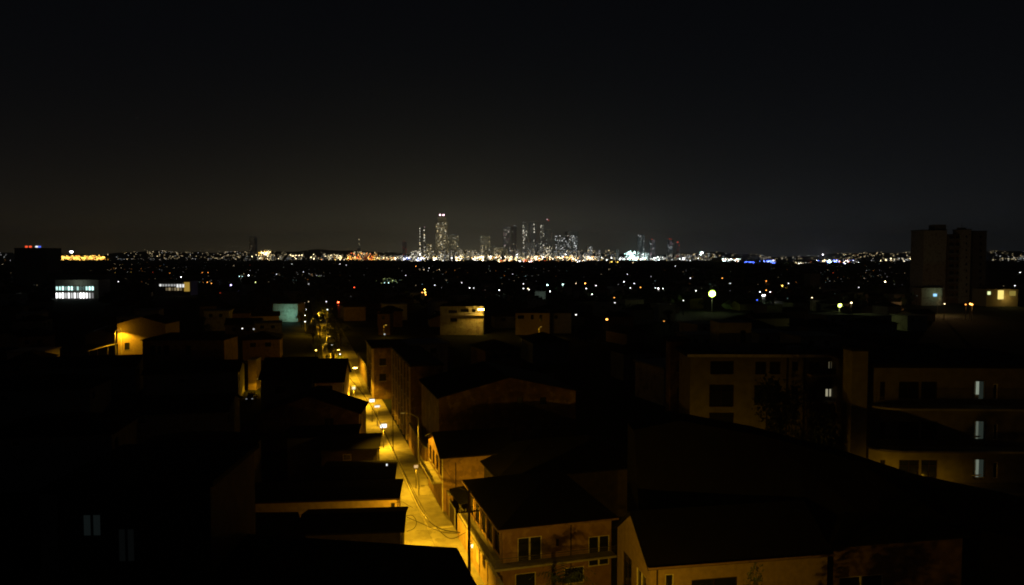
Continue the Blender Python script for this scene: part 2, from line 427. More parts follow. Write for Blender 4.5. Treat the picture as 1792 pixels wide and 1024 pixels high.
rb = MB(); rb.v = []
def strip(name, s0, s1, t0, t1, z, m, seg=40):
    b = MB()
    for i in range(seg):
        a, c = s0 + (s1 - s0) * i / seg, s0 + (s1 - s0) * (i + 1) / seg
        b.face([ST(a, t0, z), ST(a, t1, z), ST(c, t1, z), ST(c, t0, z)])
    return tag(b.obj(name, m), kind='structure')
strip('road', -10, 900, 8.2, 13.9, .006, M_['asphalt'])
b = MB()        # raised pavement with a kerb that returns at the side lane
SP0 = 84.9
def stbox(b, s0, s1, t0, t1, z0, z1):
    P = [ST(s, t, z) for z in (z0, z1) for s in (s0, s1) for t in (t0, t1)]; k = len(b.v); b.v += [tuple(q) for q in P]
    for f in ((0, 2, 3, 1), (4, 5, 7, 6), (0, 1, 5, 4), (1, 3, 7, 5), (3, 2, 6, 7), (2, 0, 4, 6)): b.f.append(tuple(k + i for i in f)); b.mi.append(0)
b = MB(); k_ = SP0 + .2
while k_ < 400: stbox(b, k_, k_ + 3.96, 14.12, 17.1, -.1, .12); k_ += 4
stbox(b, k_, 800, 14.12, 17.1, -.1, .12); tag(b.obj('pavement', M_['pave']), kind='structure')
b = MB(); stbox(b, SP0, 800, 13.9, 14.115, -.1, .15); stbox(b, SP0, SP0 + .2, 14.12, 17.1, -.1, .15); tag(b.obj('kerb', M_['kerb']), kind='structure')
strip('side_lane', 60, SP0 - .01, 13.92, 17.1, .003, M_['asphalt'], 8)
strip('verge_pavement', -10, 800, 6.6, 8.19, .004, M_['pave'])

# ================================================================== RIGHT SIDE OF THE STREET, NEAR
def W2(corner_px, corner_py, z, inset=.5):
    """wall corner on the ground below an eave corner seen at a pixel"""
    p = atz(corner_px, corner_py, z); return p + N * inset + U * inset
def width_to(o, px, y=0):
    d = ray(px, 600); k = d.x * 1.0; # solve (o + w*N).x / (o + w*N).y == d.x / d.y
    r = d.x / d.y; return (r * o.y - o.x) / (N.x - r * N.y)

# House A: weathered two storey house with wrap-round balcony
oA = W2(873, 930, 7.0); wA = width_to(oA, 1072); wA1 = width_to(oA, 1000)
A = House('house', 'weathered two storey house with sliding windows and an iron balcony beside the lit street', oA, wA, 14.6, 7.0, 'hip', 2.0, .5, 'peel', 'roof')
A.win(906, 940, 948, 992, kind='slide', sill=False, name='window'); A.win(1030, 938, 1069, 990, kind='slide', sill=False)
for a in range(5):
    A.left.append(((1.2 + a * 2.7, 2.9 + a * 2.7, 4.0, 6.6), dict(kind='cross', fm='wood', sill=False)))
A.front.append(((1.2, 3.2, 1, 2.6), {})); A.front.append(((6, 8, 1, 2.6), {}))
A.build()
b = MB(); b.box(-1.1, wA, -1.3, -.004, 3.62, 3.8); b.box(-1.1, -.004, 0, 14.6, 3.62, 3.8); b.obj('balcony', M_['concrete'], A.e)
railing(A.e, -1.05, wA - .1, -1.25, 3.8, .95); railing(A.e, -1.2, 14.5, -1.05, 3.8, .95, along='y', m='metal')
b = MB()
for i in range(6): b.box(-.12, -.02, .3 + i * 2.7, .55 + i * 2.7, 3.8, 7.0)
b.obj('pilaster', M_['tan'], A.e)
b = MB(); b.tube([(wA1, -.1, .1), (wA1, -.1, 6.9)], .06, 8); b.obj('downpipe', M_['wood'], A.e)
b = MB(); b.box(-.5, wA + .5, -.62, -.505, 6.95, 7.12); b.box(-.62, -.505, -.62, 15.1, 6.95, 7.12); b.obj('gutter', M_['tan'], A.e)
b = MB(); b.box(1.1, 1.5, -.08, -.01, 5.2, 6.2); b.obj('wall_vent', M_['wood'], A.e) if False else None
x, z = A.fpx(975, 941); b = MB(); b.box(x - .12, x + .12, -.09, -.01, z - .75, z - .1); b.obj('wall_lamp', M_['wood'], A.e)
x, z = A.lpx(838, 975, -1.05); b = MB(); b.box(-1.16, -1.1, x - .55, x + .55, z - .6, z + .6)
tag(b.obj('notice_board', M_['pale']), 'blank pale board fixed to the balcony rail over the street wall', 'board')
bpy.data.objects['notice_board'].location = A.o; bpy.data.objects['notice_board'].rotation_euler = (0, 0, ANG)

# House B: gabled bungalow-like block at the bottom, ridge across
aB = R(10); oB = W2(1135, 994, 8.0, .35); r_ = ray(1462, 600); k_ = r_.x / r_.y; wB = (k_ * oB.y - oB.x) / (math.cos(aB) - k_ * math.sin(aB)) - .3; NB = Vector((math.cos(aB), math.sin(aB), 0)); UB = Vector((-math.sin(aB), math.cos(aB), 0))
dB = 8.2
B = House('house', 'ochre house with a steep street side gable and broad black roof, beside the palm', oB, wB, dB, 8.0, 'ridge_x', 3.0, .35, 'cream', 'roof', aB)
B.win(1210, 1012, 1290, 1070, kind='cross', fm='wood'); B.left.append(((1.0, 3.2, 3.6, 6.6), dict(kind='slide', sill=False))); B.left.append(((4.4, 6.6, 3.6, 6.6), dict(kind='cross', fm='wood')))
B.front.append(((1.2, 1.9, 3, 7.2), dict(kind='plain'))); B.build()
b = MB(); b.box(-.35, wB + .35, -.48, -.355, 7.86, 8.02); b.obj('gutter', M_['tan'], B.e)
b = MB(); b.tube([(.5, -.08, .1), (.5, -.08, 7.9)], .05, 8); b.obj('downpipe', M_['wood'], B.e)
# lower block right of B
oB2 = oB + NB * (wB + .8) + UB * .4; 
B2 = House('house', 'dim brown house with one white framed window, past the ochre gable house', oB2, 12, 9, 8.3, 'hip', 2.2, .4, 'tan', 'roof', aB)
B2.win(1468, 1008, 1545, 1060, kind='slide'); B2.build()
# black roofs behind B and A
e = empty('warehouse', atz(1120, 985, 0) * 0 + Vector((aty(1110, 700, 66).x, 66, 0)), 0, 'huge unlit saltbox roofed warehouse sloping down below the balcony block', 'warehouse')
def wpt(px, py, dy=0):
    p = aty(px, py, 66); return Vector((p.x - e.location.x, dy, p.z))
top = [wpt(1110, 752), wpt(1190, 736), wpt(1340, 764), wpt(1500, 806), wpt(1640, 852), wpt(1830, 892)]
b = MB()
fz = [max(6.5, min(9.2, p.z - 2.2)) for p in top]; x0, x1 = top[0].x, top[-1].x
b.face([Vector((x0, -3, 0)), Vector((x1, -3, 0))] + [Vector((p.x, -3, z - .1)) for p, z in reversed(list(zip(top, fz)))])
b.face([Vector((x0, 3.8, 0)), Vector((x1, 3.8, 0))] + [Vector((p.x, 3.8, p.z - .2)) for p in reversed(top)])
for p, z in ((top[0], fz[0]), (top[-1], fz[-1])): b.face([Vector((p.x, -3, 0)), Vector((p.x, 3.8, 0)), Vector((p.x, 3.8, p.z - .2)), Vector((p.x, 0, p.z - .2)), Vector((p.x, -3, z - .1))])
b.obj('wall', M_['roof'], e); b = MB()
for (p, z), (q, y) in zip(zip(top, fz), list(zip(top, fz))[1:]):
    for a, c, d, f in (((p.x, -3.3, z), (q.x, -3.3, y), (q.x, 0, q.z), (p.x, 0, p.z)), ((p.x, 0, p.z), (q.x, 0, q.z), (q.x, 4.1, q.z), (p.x, 4.1, p.z))):
        b.face([a, c, d, f]); b.face([Vector(v) - Vector((0, 0, .12)) for v in (f, d, c, a)])
b.obj('roof', M_['roof'], e)
for x in (6, 14, 22): box('window', x, x + 1.8, -3.06, -3.004, 4.2, 5.4, M_['glass'], e)
K2 = House('house', 'unlit house with a black hip roof behind the balcony house', oA + U * 18 + N * 4.5, 20, 13, 6.0, 'hip', 2.6, .5, 'unlit_wall', 'roof'); K2.front.append(((2, 4, 3.4, 5), {})); K2.build()
# House C: lit end wall
oC = W2(770, 802, 7.0, .45)
Ch = House('house', 'yellow lit house end wall with a drainpipe, next beyond the balcony house', oC, 9.5, 11, 7.0, 'ridge_x', 1.9, .45, 'tan', 'roof')
for a in range(4): Ch.left.append(((.8 + a * 2.6, 2.2 + a * 2.6, 4.2, 6.2), dict(kind='cross', fm='wood')))
Ch.build(); b = MB(); b.tube([(-.08, -.06, .1), (-.08, -.06, 6.9)], .06, 8); b.obj('downpipe', M_['white'], Ch.e)
b = MB(); b.tube([(1.6, -.06, 3), (1.6, -.06, 6.2)], .05, 8); b.obj('vent_pipe', M_['wood'], Ch.e)
b = MB(); b.box(-1.3, -.01, .5, 10.5, 3.5, 3.65); b.obj('balcony', M_['concrete'], Ch.e); railing(Ch.e, .5, 10.5, -1.25, 3.65, .9, along='y')
# carport with a dark sheet roof beside C
pc = ST(oC.dot(U) - 6.3, 17.5)
e = empty('carport', pc, ANG, 'dark sheet roofed carport behind the street wall, by the yellow end wall', 'carport')
b = MB(); b.face([(0, 0, 3.0), (4.2, 0, 3.5), (4.2, 6, 3.5), (0, 6, 3.0)]); b.face([(0, 0, 2.92), (0, 6, 2.92), (4.2, 6, 3.42), (4.2, 0, 3.42)]); b.face([(0, 0, 2.92), (4.2, 0, 3.42), (4.2, 0, 3.5), (0, 0, 3)]); b.face([(0, 0, 2.92), (0, 0, 3), (0, 6, 3), (0, 6, 2.92)]); b.obj('roof', M_['roofgrey'], e)
for x, y in ((.2, .2), (.2, 5.8), (4, .2), (4, 5.8)): box('post', x - .06, x + .06, y - .06, y + .06, 0, 2.9 + x * .11, M_['steel'], e)
# Building D: broad gable facing us, very dim
oD = aty(768, 690, 106); oD = Vector((oD.x, oD.y, 0)); wD = width_to(oD, 1008)
D = House('building', 'broad brown gabled building standing unlit over the nearer roofs', oD, wD, 16, 11.6, 'ridge_y', 2.6, .4, 'umber', 'roof', cat='building')
D.win(905, 695, 915, 708, kind='plain', fm='wood'); D.win(945, 695, 956, 708, fm='wood'); D.build()
# Building E: tall flank lit in vertical strips
oE = ST(124, 17.6); E_ = House('building', 'tall narrow building whose street flank shows tall lit strips', oE, 5.5, 26, 13.4, 'flat', 0, .2, 'umber', 'roof', cat='building')
for a in range(6):
    for z in (1.2, 4.4, 7.6, 10.4): E_.left.append(((1.4 + a * 4.1, 3.4 + a * 4.1, z, z + 1.9), dict(kind='cross', fm='wood')))
E_.build()
b = MB()
for i in range(7): b.box(-.25, -.004, .1 + i * 4.1, .6 + i * 4.1, 0, 13.3)
b.obj('pilaster', M_['cream'], E_.e)
# Building F
pF = atz(652, 700, 0); oF = Vector((pF.x, pF.y, 0))
F_ = House('building', 'dark fronted corner building with one edge lit by the street', oF, 8, 14, 11.5, 'flat', 0, .25, 'umber', 'roof', cat='building')
for z in (4.4, 7.8): F_.win(664, 448 + (32 - z - 1.6) * F / oF.y, 676, 448 + (32 - z) * F / oF.y, fm='wood')
for a in range(3):
    for z in (1.2, 4.6, 7.9): F_.left.append(((1.5 + a * 4, 3.2 + a * 4, z, z + 1.8), dict(kind='cross', fm='wood')))
F_.build()
b = MB(); b.box(-.12, .35, -.15, -.004, 0, 11.4); b.obj('pilaster', M_['cream'], F_.e)
# street walls on the right
def street_wall(label, s0, s1, t, h, m='cream', th=.25, group='walls along the lit street', cap=True):
    e = empty('wall', ST(s0, t), ANG, label, 'wall', group); L = s1 - s0
    b = MB(); b.box(0, th, 0, L, 0, h); b.obj('panel', M_[m], e)
    k = 0.0
    while k <= L - .4:
        box('pillar', -.07, th + .07, k, k + .38, 0, h + .12, M_[m], e); k += 3.4
    if cap: b = MB(); b.box(-.05, th + .05, 0, L, h + .003, h + .1) if False else b.box(-.03, th + .03, .39, L - .01, h + .003, h + .08); b.obj('coping', M_['concrete'], e)
    return e
street_wall('long ochre street wall with pillars in front of the balcony house', oA.dot(U) - 14, oA.dot(U) + 17.5, 16.9, 2.5)
street_wall('stained street wall in front of the yellow end wall', 87.5, 104, 17.15, 2.7, 'tan')
street_wall('tall stained wall along the pavement below the strip lit flank', 105.5, 123.5, 17.15, 4.0, 'tan')
street_wall('bright lit garden wall beyond the corner building', 178, 215, 15.4, 4.2, 'cream')
# gate between the walls
e = empty('gate', ST(84.2, 17.0), ANG, 'rust brown sheet gate between the two street walls', 'gate')
b = MB(); b.box(0, .06, 0, 3, .1, 2.3); b.obj('gate_panel', M_['wood'], e); b = MB(); b.box(-.03, .09, -.12, 0, 0, 2.5); b.box(-.03, .09, 3, 3.12, 0, 2.5); b.box(-.03, .09, 0, 3, 2.32, 2.4); b.obj('gate_frame', M_['steel'], e)

# ================================================================== LEFT SIDE OF THE STREET
def left_house(name, label, rx, ry, z, lx, d, roof='hip', ytop=None, rise=1.6, oh=.45, wm='cream', rm='roof', ang=None, wins=(), cat='house', hh_=None):
    """eave front-right corner seen at (rx, ry); front runs left to lx"""
    ang = ANG if ang is None else ang
    nx = Vector((math.cos(ang), math.sin(ang), 0)); ny = Vector((-math.sin(ang), math.cos(ang), 0))
    p = atz(rx, ry, z); q = Vector((p.x, p.y, 0)) - nx * oh + ny * oh
    r = ray(lx, 600); k = r.x / r.y; wdt = (q.x - k * q.y) / (nx.x - k * nx.y); o = q - nx * wdt
    if ytop:
        yr = (p + ny * ((d + 2 * oh) / 2)).y if roof != 'ridge_y' else p.y
        rise = max(.25, aty(rx - 20, ytop, yr).z - z - .16)
    H = House(name, label, o, wdt, d, z, roof, rise, oh, wm, rm, ang, cat=cat)
    for wv in wins: H.win(*wv[:4], **(dict(wv[4]) if len(wv) > 4 else {}))
    H.right.append(((1.2, 2.6, z - 2.4, z - 1.0), dict(kind='cross', fm='wood'))); H.build()
    return H
def poly_block(label, px, z, wm='grey', rm='roof'):
    P = [atz(x, y, z) for x, y in px]; e = empty('house', (P[0].x, P[0].y, 0), 0, label, 'house'); O = e.location
    P = [Vector((p.x - O.x, p.y - O.y, 0)) for p in P]; cx = sum(P, Vector()) / len(P)
    Q_ = [p + (cx - p).normalized() * .7 for p in P]; b = MB()
    for i in range(len(P)): a, c = Q_[i], Q_[(i + 1) % len(P)]; b.face([a, c, c + Vector((0, 0, z)), a + Vector((0, 0, z))])
    b.obj('wall', M_[wm], e); b = MB(); lo = [p + Vector((0, 0, z + .004)) for p in P]; hi = [p + Vector((0, 0, z + .18)) for p in P]; top = cx + Vector((0, 0, z + .6))
    for i in range(len(P)): k = (i + 1) % len(P); b.face([lo[i], lo[k], hi[k], hi[i]]); b.face([hi[i], hi[k], top])
    b.face(lo[::-1]); b.obj('roof', M_[rm], e)
    a, c = Q_[0].lerp(Q_[1], .4), Q_[0].lerp(Q_[1], .5); b = MB(); b.face([a + Vector((0, .01, z - 3)), c + Vector((0, .01, z - 3)), c + Vector((0, .01, z - 1.8)), a + Vector((0, .01, z - 1.8))]); b.obj('window', M_['glass'], e)
poly_block('black roofed house nearest the camera, cutting across the foot of the street', [(800, 963), (420, 938), (250, 1500), (1060, 1460)], 11.5)
L2 = left_house('house', 'black shed roofed house beside the street bend', 708, 931, 6.6, 520, 6, 'ridge_x', 893, oh=.4, wm='unlit_wall', rm='roof', ang=R(5), wins=[(560, 945, 590, 965)])
poly_block('unlit low roofed house in front of the pale wall strip', [(522, 899), (240, 903), (120, 985), (540, 962)], 6.8, 'unlit_wall')
L3 = left_house('house', 'long low house with a lit pale wall strip under its eaves', 699, 875, 6.0, 400, 6.5, 'hip', 852, oh=.3, wm='cream', rm='roofred', ang=R(5), wins=[(684, 880, 694, 893, dict(kind='plain', fm='wood', sill=False))])
L4 = left_house('house', 'tan house with a small window under a straight black eave', 692, 838, 6.0, 560, 7, 'ridge_x', 812, oh=.4, wm='cream', rm='roof', ang=R(6), wins=[(662, 844, 678, 856, dict(kind='cross'))])
L5 = left_house('house', 'narrow unlit house stepping out towards the road', 665, 786, 6.3, 560, 8, 'ridge_x', 764, oh=.4, wm='unlit_wall', rm='roof', ang=R(8), wins=[(600, 795, 615, 806)])
L5b = left_house('house', 'unlit house with a short black roof behind the narrow one', 628, 762, 6.3, 500, 6, 'ridge_x', 748, oh=.4, wm='grey', rm='roof', ang=R(8), wins=[(560, 770, 575, 780)])
L6 = left_house('house', 'low gabled house with a dim brown front', 632, 724, 6.2, 448, 9, 'ridge_y', 690, oh=.4, wm='umber', rm='roof', ang=R(4), wins=[(568, 732, 584, 746, dict(fm='wood', kind='cross'))])
L7 = left_house('house', 'two storey house with one square window on its lit end bay', 603, 667, 7.6, 552, 12, 'ridge_x', 624, oh=.5, wm='cream', rm='roof', ang=R(6), wins=[(559, 675, 582, 695, dict(fm='wood', kind='slide'))])
L8 = left_house('house', 'long dark house adjoining the square windowed bay', 549, 662, 7.2, 455, 12, 'ridge_x', 622, oh=.45, wm='grey', rm='roof', ang=R(6), wins=[(480, 675, 500, 690)])
# solar water heater on L3's roof: skip; utility details on the left eaves
# bottom left unlit block with two faint curtains
lw = em('dim_curtain', (.6, .85, .85), .007); lw2 = em('dim_curtain_low', (.65, .8, .8), .0025)
pq = aty(100, 880, 46); L0 = House('building', 'unlit block in the lower corner with two faintly glowing curtained windows', Vector((pq.x, pq.y, 0)), 9.5, 9, 17.5, 'flat', 0, .3, 'unlit_wall', 'roof', ang=R(2), cat='building')
L0.win(143, 900, 177, 940, kind='slide', pane=lw, fm='metal', sill=False); L0.win(205, 925, 236, 985, kind='slide', pane=lw2, fm='metal', sill=False); L0.build()
# filler dark houses on the left
rs = random.Random(5)
for i, (rx, ry, lx, z) in enumerate([(430, 800, 210, 7), (400, 720, 180, 7), (200, 760, -40, 7.5), (420, 650, 250, 6.5), (160, 680, -60, 7), (240, 640, 60, 6.5), (330, 870, 60, 8)]):
    left_house('house', ['unlit house with a black hip roof left of the low gabled house', 'unlit house with a black ridge roof below the lit yellow gable', 'unlit house by the left frame edge, upper of the black roofs there', 'small unlit house just under the long windowed house', 'unlit house at the left frame edge below the dim wall', 'unlit hip roofed house under the lit sheet awning', 'unlit house above the faint curtained windows'][i],
               rx, ry, z, lx, 11, 'hip' if i % 2 == 0 else 'ridge_x', None, 1.9, .5, 'grey', 'roof', ang=R(rs.uniform(-4, 14)), wins=[(lx + 60, ry + 12, lx + 75, ry + 22)])

# yellow gable house Q and its sheet awning
oQ = aty(206, 600, 205); oQ = Vector((oQ.x, oQ.y, 0))
Q = House('house', 'tall yellow lit house wall with one small square window', oQ, 13, 10, 13.2, 'ridge_y', 2.0, .3, 'cream', 'roof', ang=R(3))
Q.win(218, 600, 227, 612, kind='plain', fm='wood'); Q.build()
b = MB(); b.tube([(1.0, -.12, .1), (1.0, -.12, 12.2)], .12, 8); b.obj('downpipe', M_['pale'], Q.e)
x, z = Q.fpx(185, 612)
e = empty('awning', Q.o + Q.nx * (x - 3.4) - Q.ny * 3 + Vector((0, 0, 6.0)), R(3), 'bright corrugated sheet awning beside the tall yellow wall', 'awning')
b = MB()
for i in range(7):
    y = i * .8; b.face([(0, y, 0), (5.6, y + .3, 1.5), (5.6, y + .95, 1.65), (0, y + .65, .1)]); b.face([(0, y, -.06), (0, y + .65, .04), (5.6, y + .95, 1.59), (5.6, y + .3, 1.44)])
b.obj('sheet', M_['awn'], e)
for x, y in ((.3, .3), (5.2, .5), (.3, 4.9), (5.2, 5.2)): box('post', x - .06, x + .06, y - .06, y + .06, -6, .0 + x * .24, M_['steel'], e)
# house R
oR_ = aty(249, 600, 172); oR_ = Vector((oR_.x, oR_.y, 0))
Rh = House('house', 'long tan house with a row of tall windows beside the yellow wall', oR_, (392 - 249) / F * 172, 9, 12.4, 'hip', 1.2, .35, 'tan', 'roof', ang=R(1))
for x0, x1 in ((263, 272), (274, 283), (286, 296), (325, 334)): Rh.win(x0, 605, x1, 622, kind='plain', fm='white' if x0 == 274 else 'wood')
Rh.build()
# ledge light pocket left of the far street with parked car
oP = aty(437, 650, 176); P_ = House('building', 'narrow lit gateway block behind the parked car', Vector((oP.x - .4, oP.y, 0)), 1.9, 4, 7.0, 'flat', 0, .1, 'cream', 'concrete', ang=R(3), cat='building'); P_.build()
def parked_car(loc, rz, label):
    e = empty('parked_car', loc, rz, label, 'car')
    def prof(b, pts, hw, hw2):
        k = len(pts); A_ = [(-(hw2 if z > .95 else hw), y, z) for y, z in pts]; B_ = [((hw2 if z > .95 else hw), y, z) for y, z in pts]
        for i in range(k):
            j = (i + 1) % k; b.face([A_[i], A_[j], B_[j], B_[i]])
        b.face(A_[::-1]); b.face(B_)
    b = MB(); prof(b, [(-2.1, .3), (-2.15, .65), (-1.9, .88), (-1.0, .95), (1.6, .95), (2.0, .85), (2.1, .6), (2.05, .3)], .85, .85); b.obj('body', M_['car'], e)
    b = MB(); prof(b, [(-1.05, .953), (-.45, 1.42), (1.0, 1.44), (1.65, .953)], .8, .66); b.obj('cabin', M_['glass'], e)
    b = MB(); prof(b, [(-.5, 1.43), (-.4, 1.5), (.95, 1.5), (1.05, 1.445)], .66, .62); b.obj('car_roof', M_['car'], e)
    for sx in (-1, 1):
        for y in (-1.3, 1.3):
            b = MB(); b.tube([(sx * .7, y, .33), (sx * .88, y, .33)], .33, 16); wh = b.obj('wheel', M_['tyre'], e)
            b = MB(); b.tube([(sx * .87, y, .33), (sx * .9, y, .33)], .19, 12); b.obj('rim', M_['steel'], wh)
        b = MB(); b.box(sx * .62 - .16, sx * .62 + .16, -2.2, -2.12, .58, .74); b.obj('headlight', E('w', .25), e)
    return e
pcx = atz(440, 700, 0); parked_car((pcx.x, pcx.y, 0), R(8), 'dark car with two faint headlights parked before the narrow lit gateway')

# ================================================================== RIGHT APARTMENT BLOCKS
def lit(c, s): return em('lit_window_%g' % s, c, s)
oG = aty(1208, 640, 84); oG = Vector((oG.x, oG.y, 0))
def wid(o, ang, px):
    r = ray(px, 600); k = r.x / r.y; nx = Vector((math.cos(ang), math.sin(ang), 0)); return (k * o.y - o.x) / (nx.x - k * nx.y)
aG = R(-1)
G = House('apartment_block', 'three row apartment block with a stair tower on its roof, behind dark trees', oG, wid(oG, aG, 1462), 10, 20.6, 'flat', 0, .45, 'khaki', 'roof', ang=aG, cat='apartment block', fm='wood')
for r in ((1243, 632, 1284, 655), (1241, 673, 1284, 712), (1322, 633, 1341, 655), (1347, 633, 1366, 655), (1320, 674, 1362, 706), (1386, 633, 1397, 649), (1385, 676, 1396, 691), (1416, 633, 1436, 655), (1416, 678, 1430, 698), (1241, 722, 1284, 750), (1386, 720, 1396, 735)):
    G.win(*r, kind='cross', sill=False)
lwm = lit((1, .86, .5), .07); lwm2 = lit((1, .92, .62), .30)
G.win(1449, 632, 1461, 646, kind='slide', pane=lwm, sill=False); G.win(1444, 680, 1459, 695, kind='slide', pane=lwm2, sill=False, fm='metal')
G.build()
for H_, dz in ((G, .02), (Hh, .02)) if 'Hh' in globals() else ((G, .02),):
    b = MB(); b.box(-.46, H_.w + .46, -.5, -.456, H_.h - .02, H_.h + .3); b.obj('cornice', M_['pale'], H_.e)
for py in (650, 697):
    x0, z = G.fpx(1412, py); x1, _ = G.fpx(1462, py)
    b = MB(); b.box(x0, x1 + .3, -1.3, -.004, z - .45, z - .2); b.obj('balcony', M_['cream'], G.e); railing(G.e, x0, x1 + .3, -1.25, z - .2, .5)
x0, zt = G.fpx(1262, 566); x1, _ = G.fpx(1320, 566)
b = MB(); wall_holes(b, x1 - x0, zt, [(2.5, 3.1, zt - 2.4, zt - .9)], lambda x, y, z: (x0 + x, 1.0 + y, z), 20.96)
b.face([(x0, 1, zt), (x1, 1, zt), (x1, 5, zt), (x0, 5, zt)]); b.face([(x0, 5, 20.96), (x0, 1, 20.96), (x0, 1, zt), (x0, 5, zt)]); b.face([(x1, 1, 20.96), (x1, 5, 20.96), (x1, 5, zt), (x1, 1, zt)]); b.face([(x0, 5, 20.96), (x0, 5, zt), (x1, 5, zt), (x1, 5, 20.96)])
tw = b.obj('stair_tower', M_['grey'], G.e); b = MB(); b.face([(x0 + 2.5, 1.12, zt - 2.4), (x0 + 3.1, 1.12, zt - 2.4), (x0 + 3.1, 1.12, zt - .9), (x0 + 2.5, 1.12, zt - .9)]); b.obj('window', M_['glass'], tw)
x0, zt = G.fpx(1384, 608); x1, _ = G.fpx(1405, 608); box('chimney', x0, x1, .6, 1.8, 20.96, zt, M_['grey'], G.e)
for px in (1376, 1406):
    x, _ = G.fpx(px, 700); b = MB(); b.tube([(x, -.08, .2), (x, -.08, 20.4)], .08, 8); b.obj('downpipe', M_['wood'], G.e)
# left wing of G
oG2 = aty(1172, 640, 90); oG2 = Vector((oG2.x, oG2.y, 0))
G2 = House('apartment_block', 'unlit side wing left of the stair tower block', oG2, wid(oG2, aG, 1204), 2.5, 21.6, 'flat', 0, .3, 'umber', 'roof', ang=aG, cat='apartment block', fm='wood')
for r in ((1185, 632, 1195, 652), (1185, 678, 1195, 705)): G2.win(*r)
G2.build()
# Block H with curved balconies
oH = aty(1522, 700, 74); oH = Vector((oH.x, oH.y, 0)); aH = R(-2)
wH = wid(oH, aH, 1850)
Hh = House('apartment_block', 'apartment block with deep curved balconies and three lit stairwell windows in a column', oH, wH, 12, 20.9, 'flat', 0, .7, 'khaki', 'roof', ang=aH, cat='apartment block', fm='wood')
for py in (668, 738, 805):
    for a, c in ((1540, 1549), (1573, 1608), (1612, 1640)): Hh.win(a, py, c, py + 32, kind='cross', sill=False)
    Hh.win(1703, py - 2, 1725, py + 34, kind='plain', pane=M_['pale'], sill=False, fm='metal')
    Hh.win(1738, py + 4, 1746, py + 32, kind='plain', sill=False, fm='white')
Hh.build()
def curtain(name, col, s_):
    m = em(name, col, s_); n, l = m.node_tree.nodes, m.node_tree.links; e_ = n['Emission']
    t = n.new('ShaderNodeTexCoord'); wv = n.new('ShaderNodeTexWave'); wv.bands_direction = 'X'; wv.inputs['Scale'].default_value = 2.4; wv.inputs['Distortion'].default_value = 1.5  # fold shading put into the emission as wave stripes
    l.new(t.outputs['Object'], wv.inputs['Vector']); mp = n.new('ShaderNodeMapRange'); mp.inputs[3].default_value = s_ * .35; mp.inputs[4].default_value = s_ * 1.3
    l.new(wv.outputs['Fac'], mp.inputs[0]); l.new(mp.outputs[0], e_.inputs[1]); return m
for py, sa, sb, wid_ in ((668, .30, .02, 5.5), (738, .13, .03, 4), (805, .2, .03, 4.5)):
    a = Hh.fpx(1709, py)[0]; c = Hh.fpx(1709 + wid_, py)[0]; c2 = Hh.fpx(1722, py)[0]; t = Hh.fpx(1711, py)[1]; bt = Hh.fpx(1711, py + 30)[1]
    b = MB(); b.box(a, c, .06, .09, bt + (t - bt) * (.25 if py == 668 else 0), t); b.obj('lit_curtain', curtain('curtain_%d' % py, (.86, 1, .78), sa), Hh.e)
    b = MB(); b.box(c + .004, c2, .06, .09, bt, t); b.obj('lit_curtain', curtain('curtain_dim_%d' % py, (.75, 1, .8), sb), Hh.e)
    if py > 700:
        a = Hh.fpx(1697, py)[0]; c = Hh.fpx(1708, py)[0]; b = MB()
        for k in range(3): b.box(a, c, -.5 - k * .25, -.42 - k * .25, bt + .25 + k * .12, bt + .3 + k * .12)
        b.obj('drying_rack', em('rack_%d' % py, (.8, 1, .85), .0001) if False else M_['white'], Hh.e)
def curved_balcony(parent, w, z, out=1.9):
    b = MB(); pts = [(-.2, 0)]
    for i in range(13):
        a = i / 12 * math.pi / 2; pts.append((-.2 + 3.2 * (1 - math.cos(a)), -out * math.sin(a)))
    pts.append((w, -out)); pts.append((w, -.004)); pts[0] = (-.2, -.004)
    lo = [(x, y, z) for x, y in pts]; hi = [(x, y, z + .2) for x, y in pts]
    for i in range(len(pts) - 1): b.face([lo[i], lo[i + 1], hi[i + 1], hi[i]])
    b.face(hi); b.face(lo[::-1]); s = b.obj('balcony', M_['concrete'], parent)
    b = MB()
    for i in range(1, len(pts) - 2):
        p, q = Vector((*pts[i], 0)), Vector((*pts[i + 1], 0)); nn = max(1, int((q - p).length / .16))
        b.tube([p + Vector((0, .06, z + 1.15)), q + Vector((0, .06, z + 1.15))], .03, 4); b.tube([p + Vector((0, .06, z + .35)), q + Vector((0, .06, z + .35))], .02, 4)
        for j in range(nn):
            m = p.lerp(q, j / nn) + Vector((0, .06, 0)); b.box(m.x - .012, m.x + .012, m.y - .012, m.y + .012, z + .2, z + 1.15)
    b.obj('railing', M_['metal'], s)
for py in (712, 784, 855):
    curved_balcony(Hh.e, wH, Hh.fpx(1600, py)[1])
oH2 = aty(1490, 700, 73); oH2 = Vector((oH2.x, oH2.y, 0))
H2 = House('apartment_block', 'plain ochre slab tower end standing between the two apartment blocks', oH2, wid(oH2, aH, 1520), 2.2, 22.6, 'flat', 0, .08, 'khaki', 'roof', ang=aH, cat='apartment block')
H2.build()

# ================================================================== MIDDLE DISTANCE BUILDINGS
def simple(name, label, x0, x1, ytop, Y, d, wm='grey', rm='roof', roof='flat', wins=(), cat='building', ang=0, oh=.3, rise=1.5, fm='wood', group=None):
    o = aty(x0, ytop, Y); h = o.z; o = Vector((o.x, o.y, 0))
    H = House(name, label, o, (x1 - x0) / F * Y, d, h - (.35 if roof == 'flat' else 0), roof, rise, oh, wm, rm, ang, cat=cat, fm=fm, group=group)
    for wv in wins: H.win(*wv[:4], **(dict(wv[4]) if len(wv) > 4 else {}))
    return H.build()
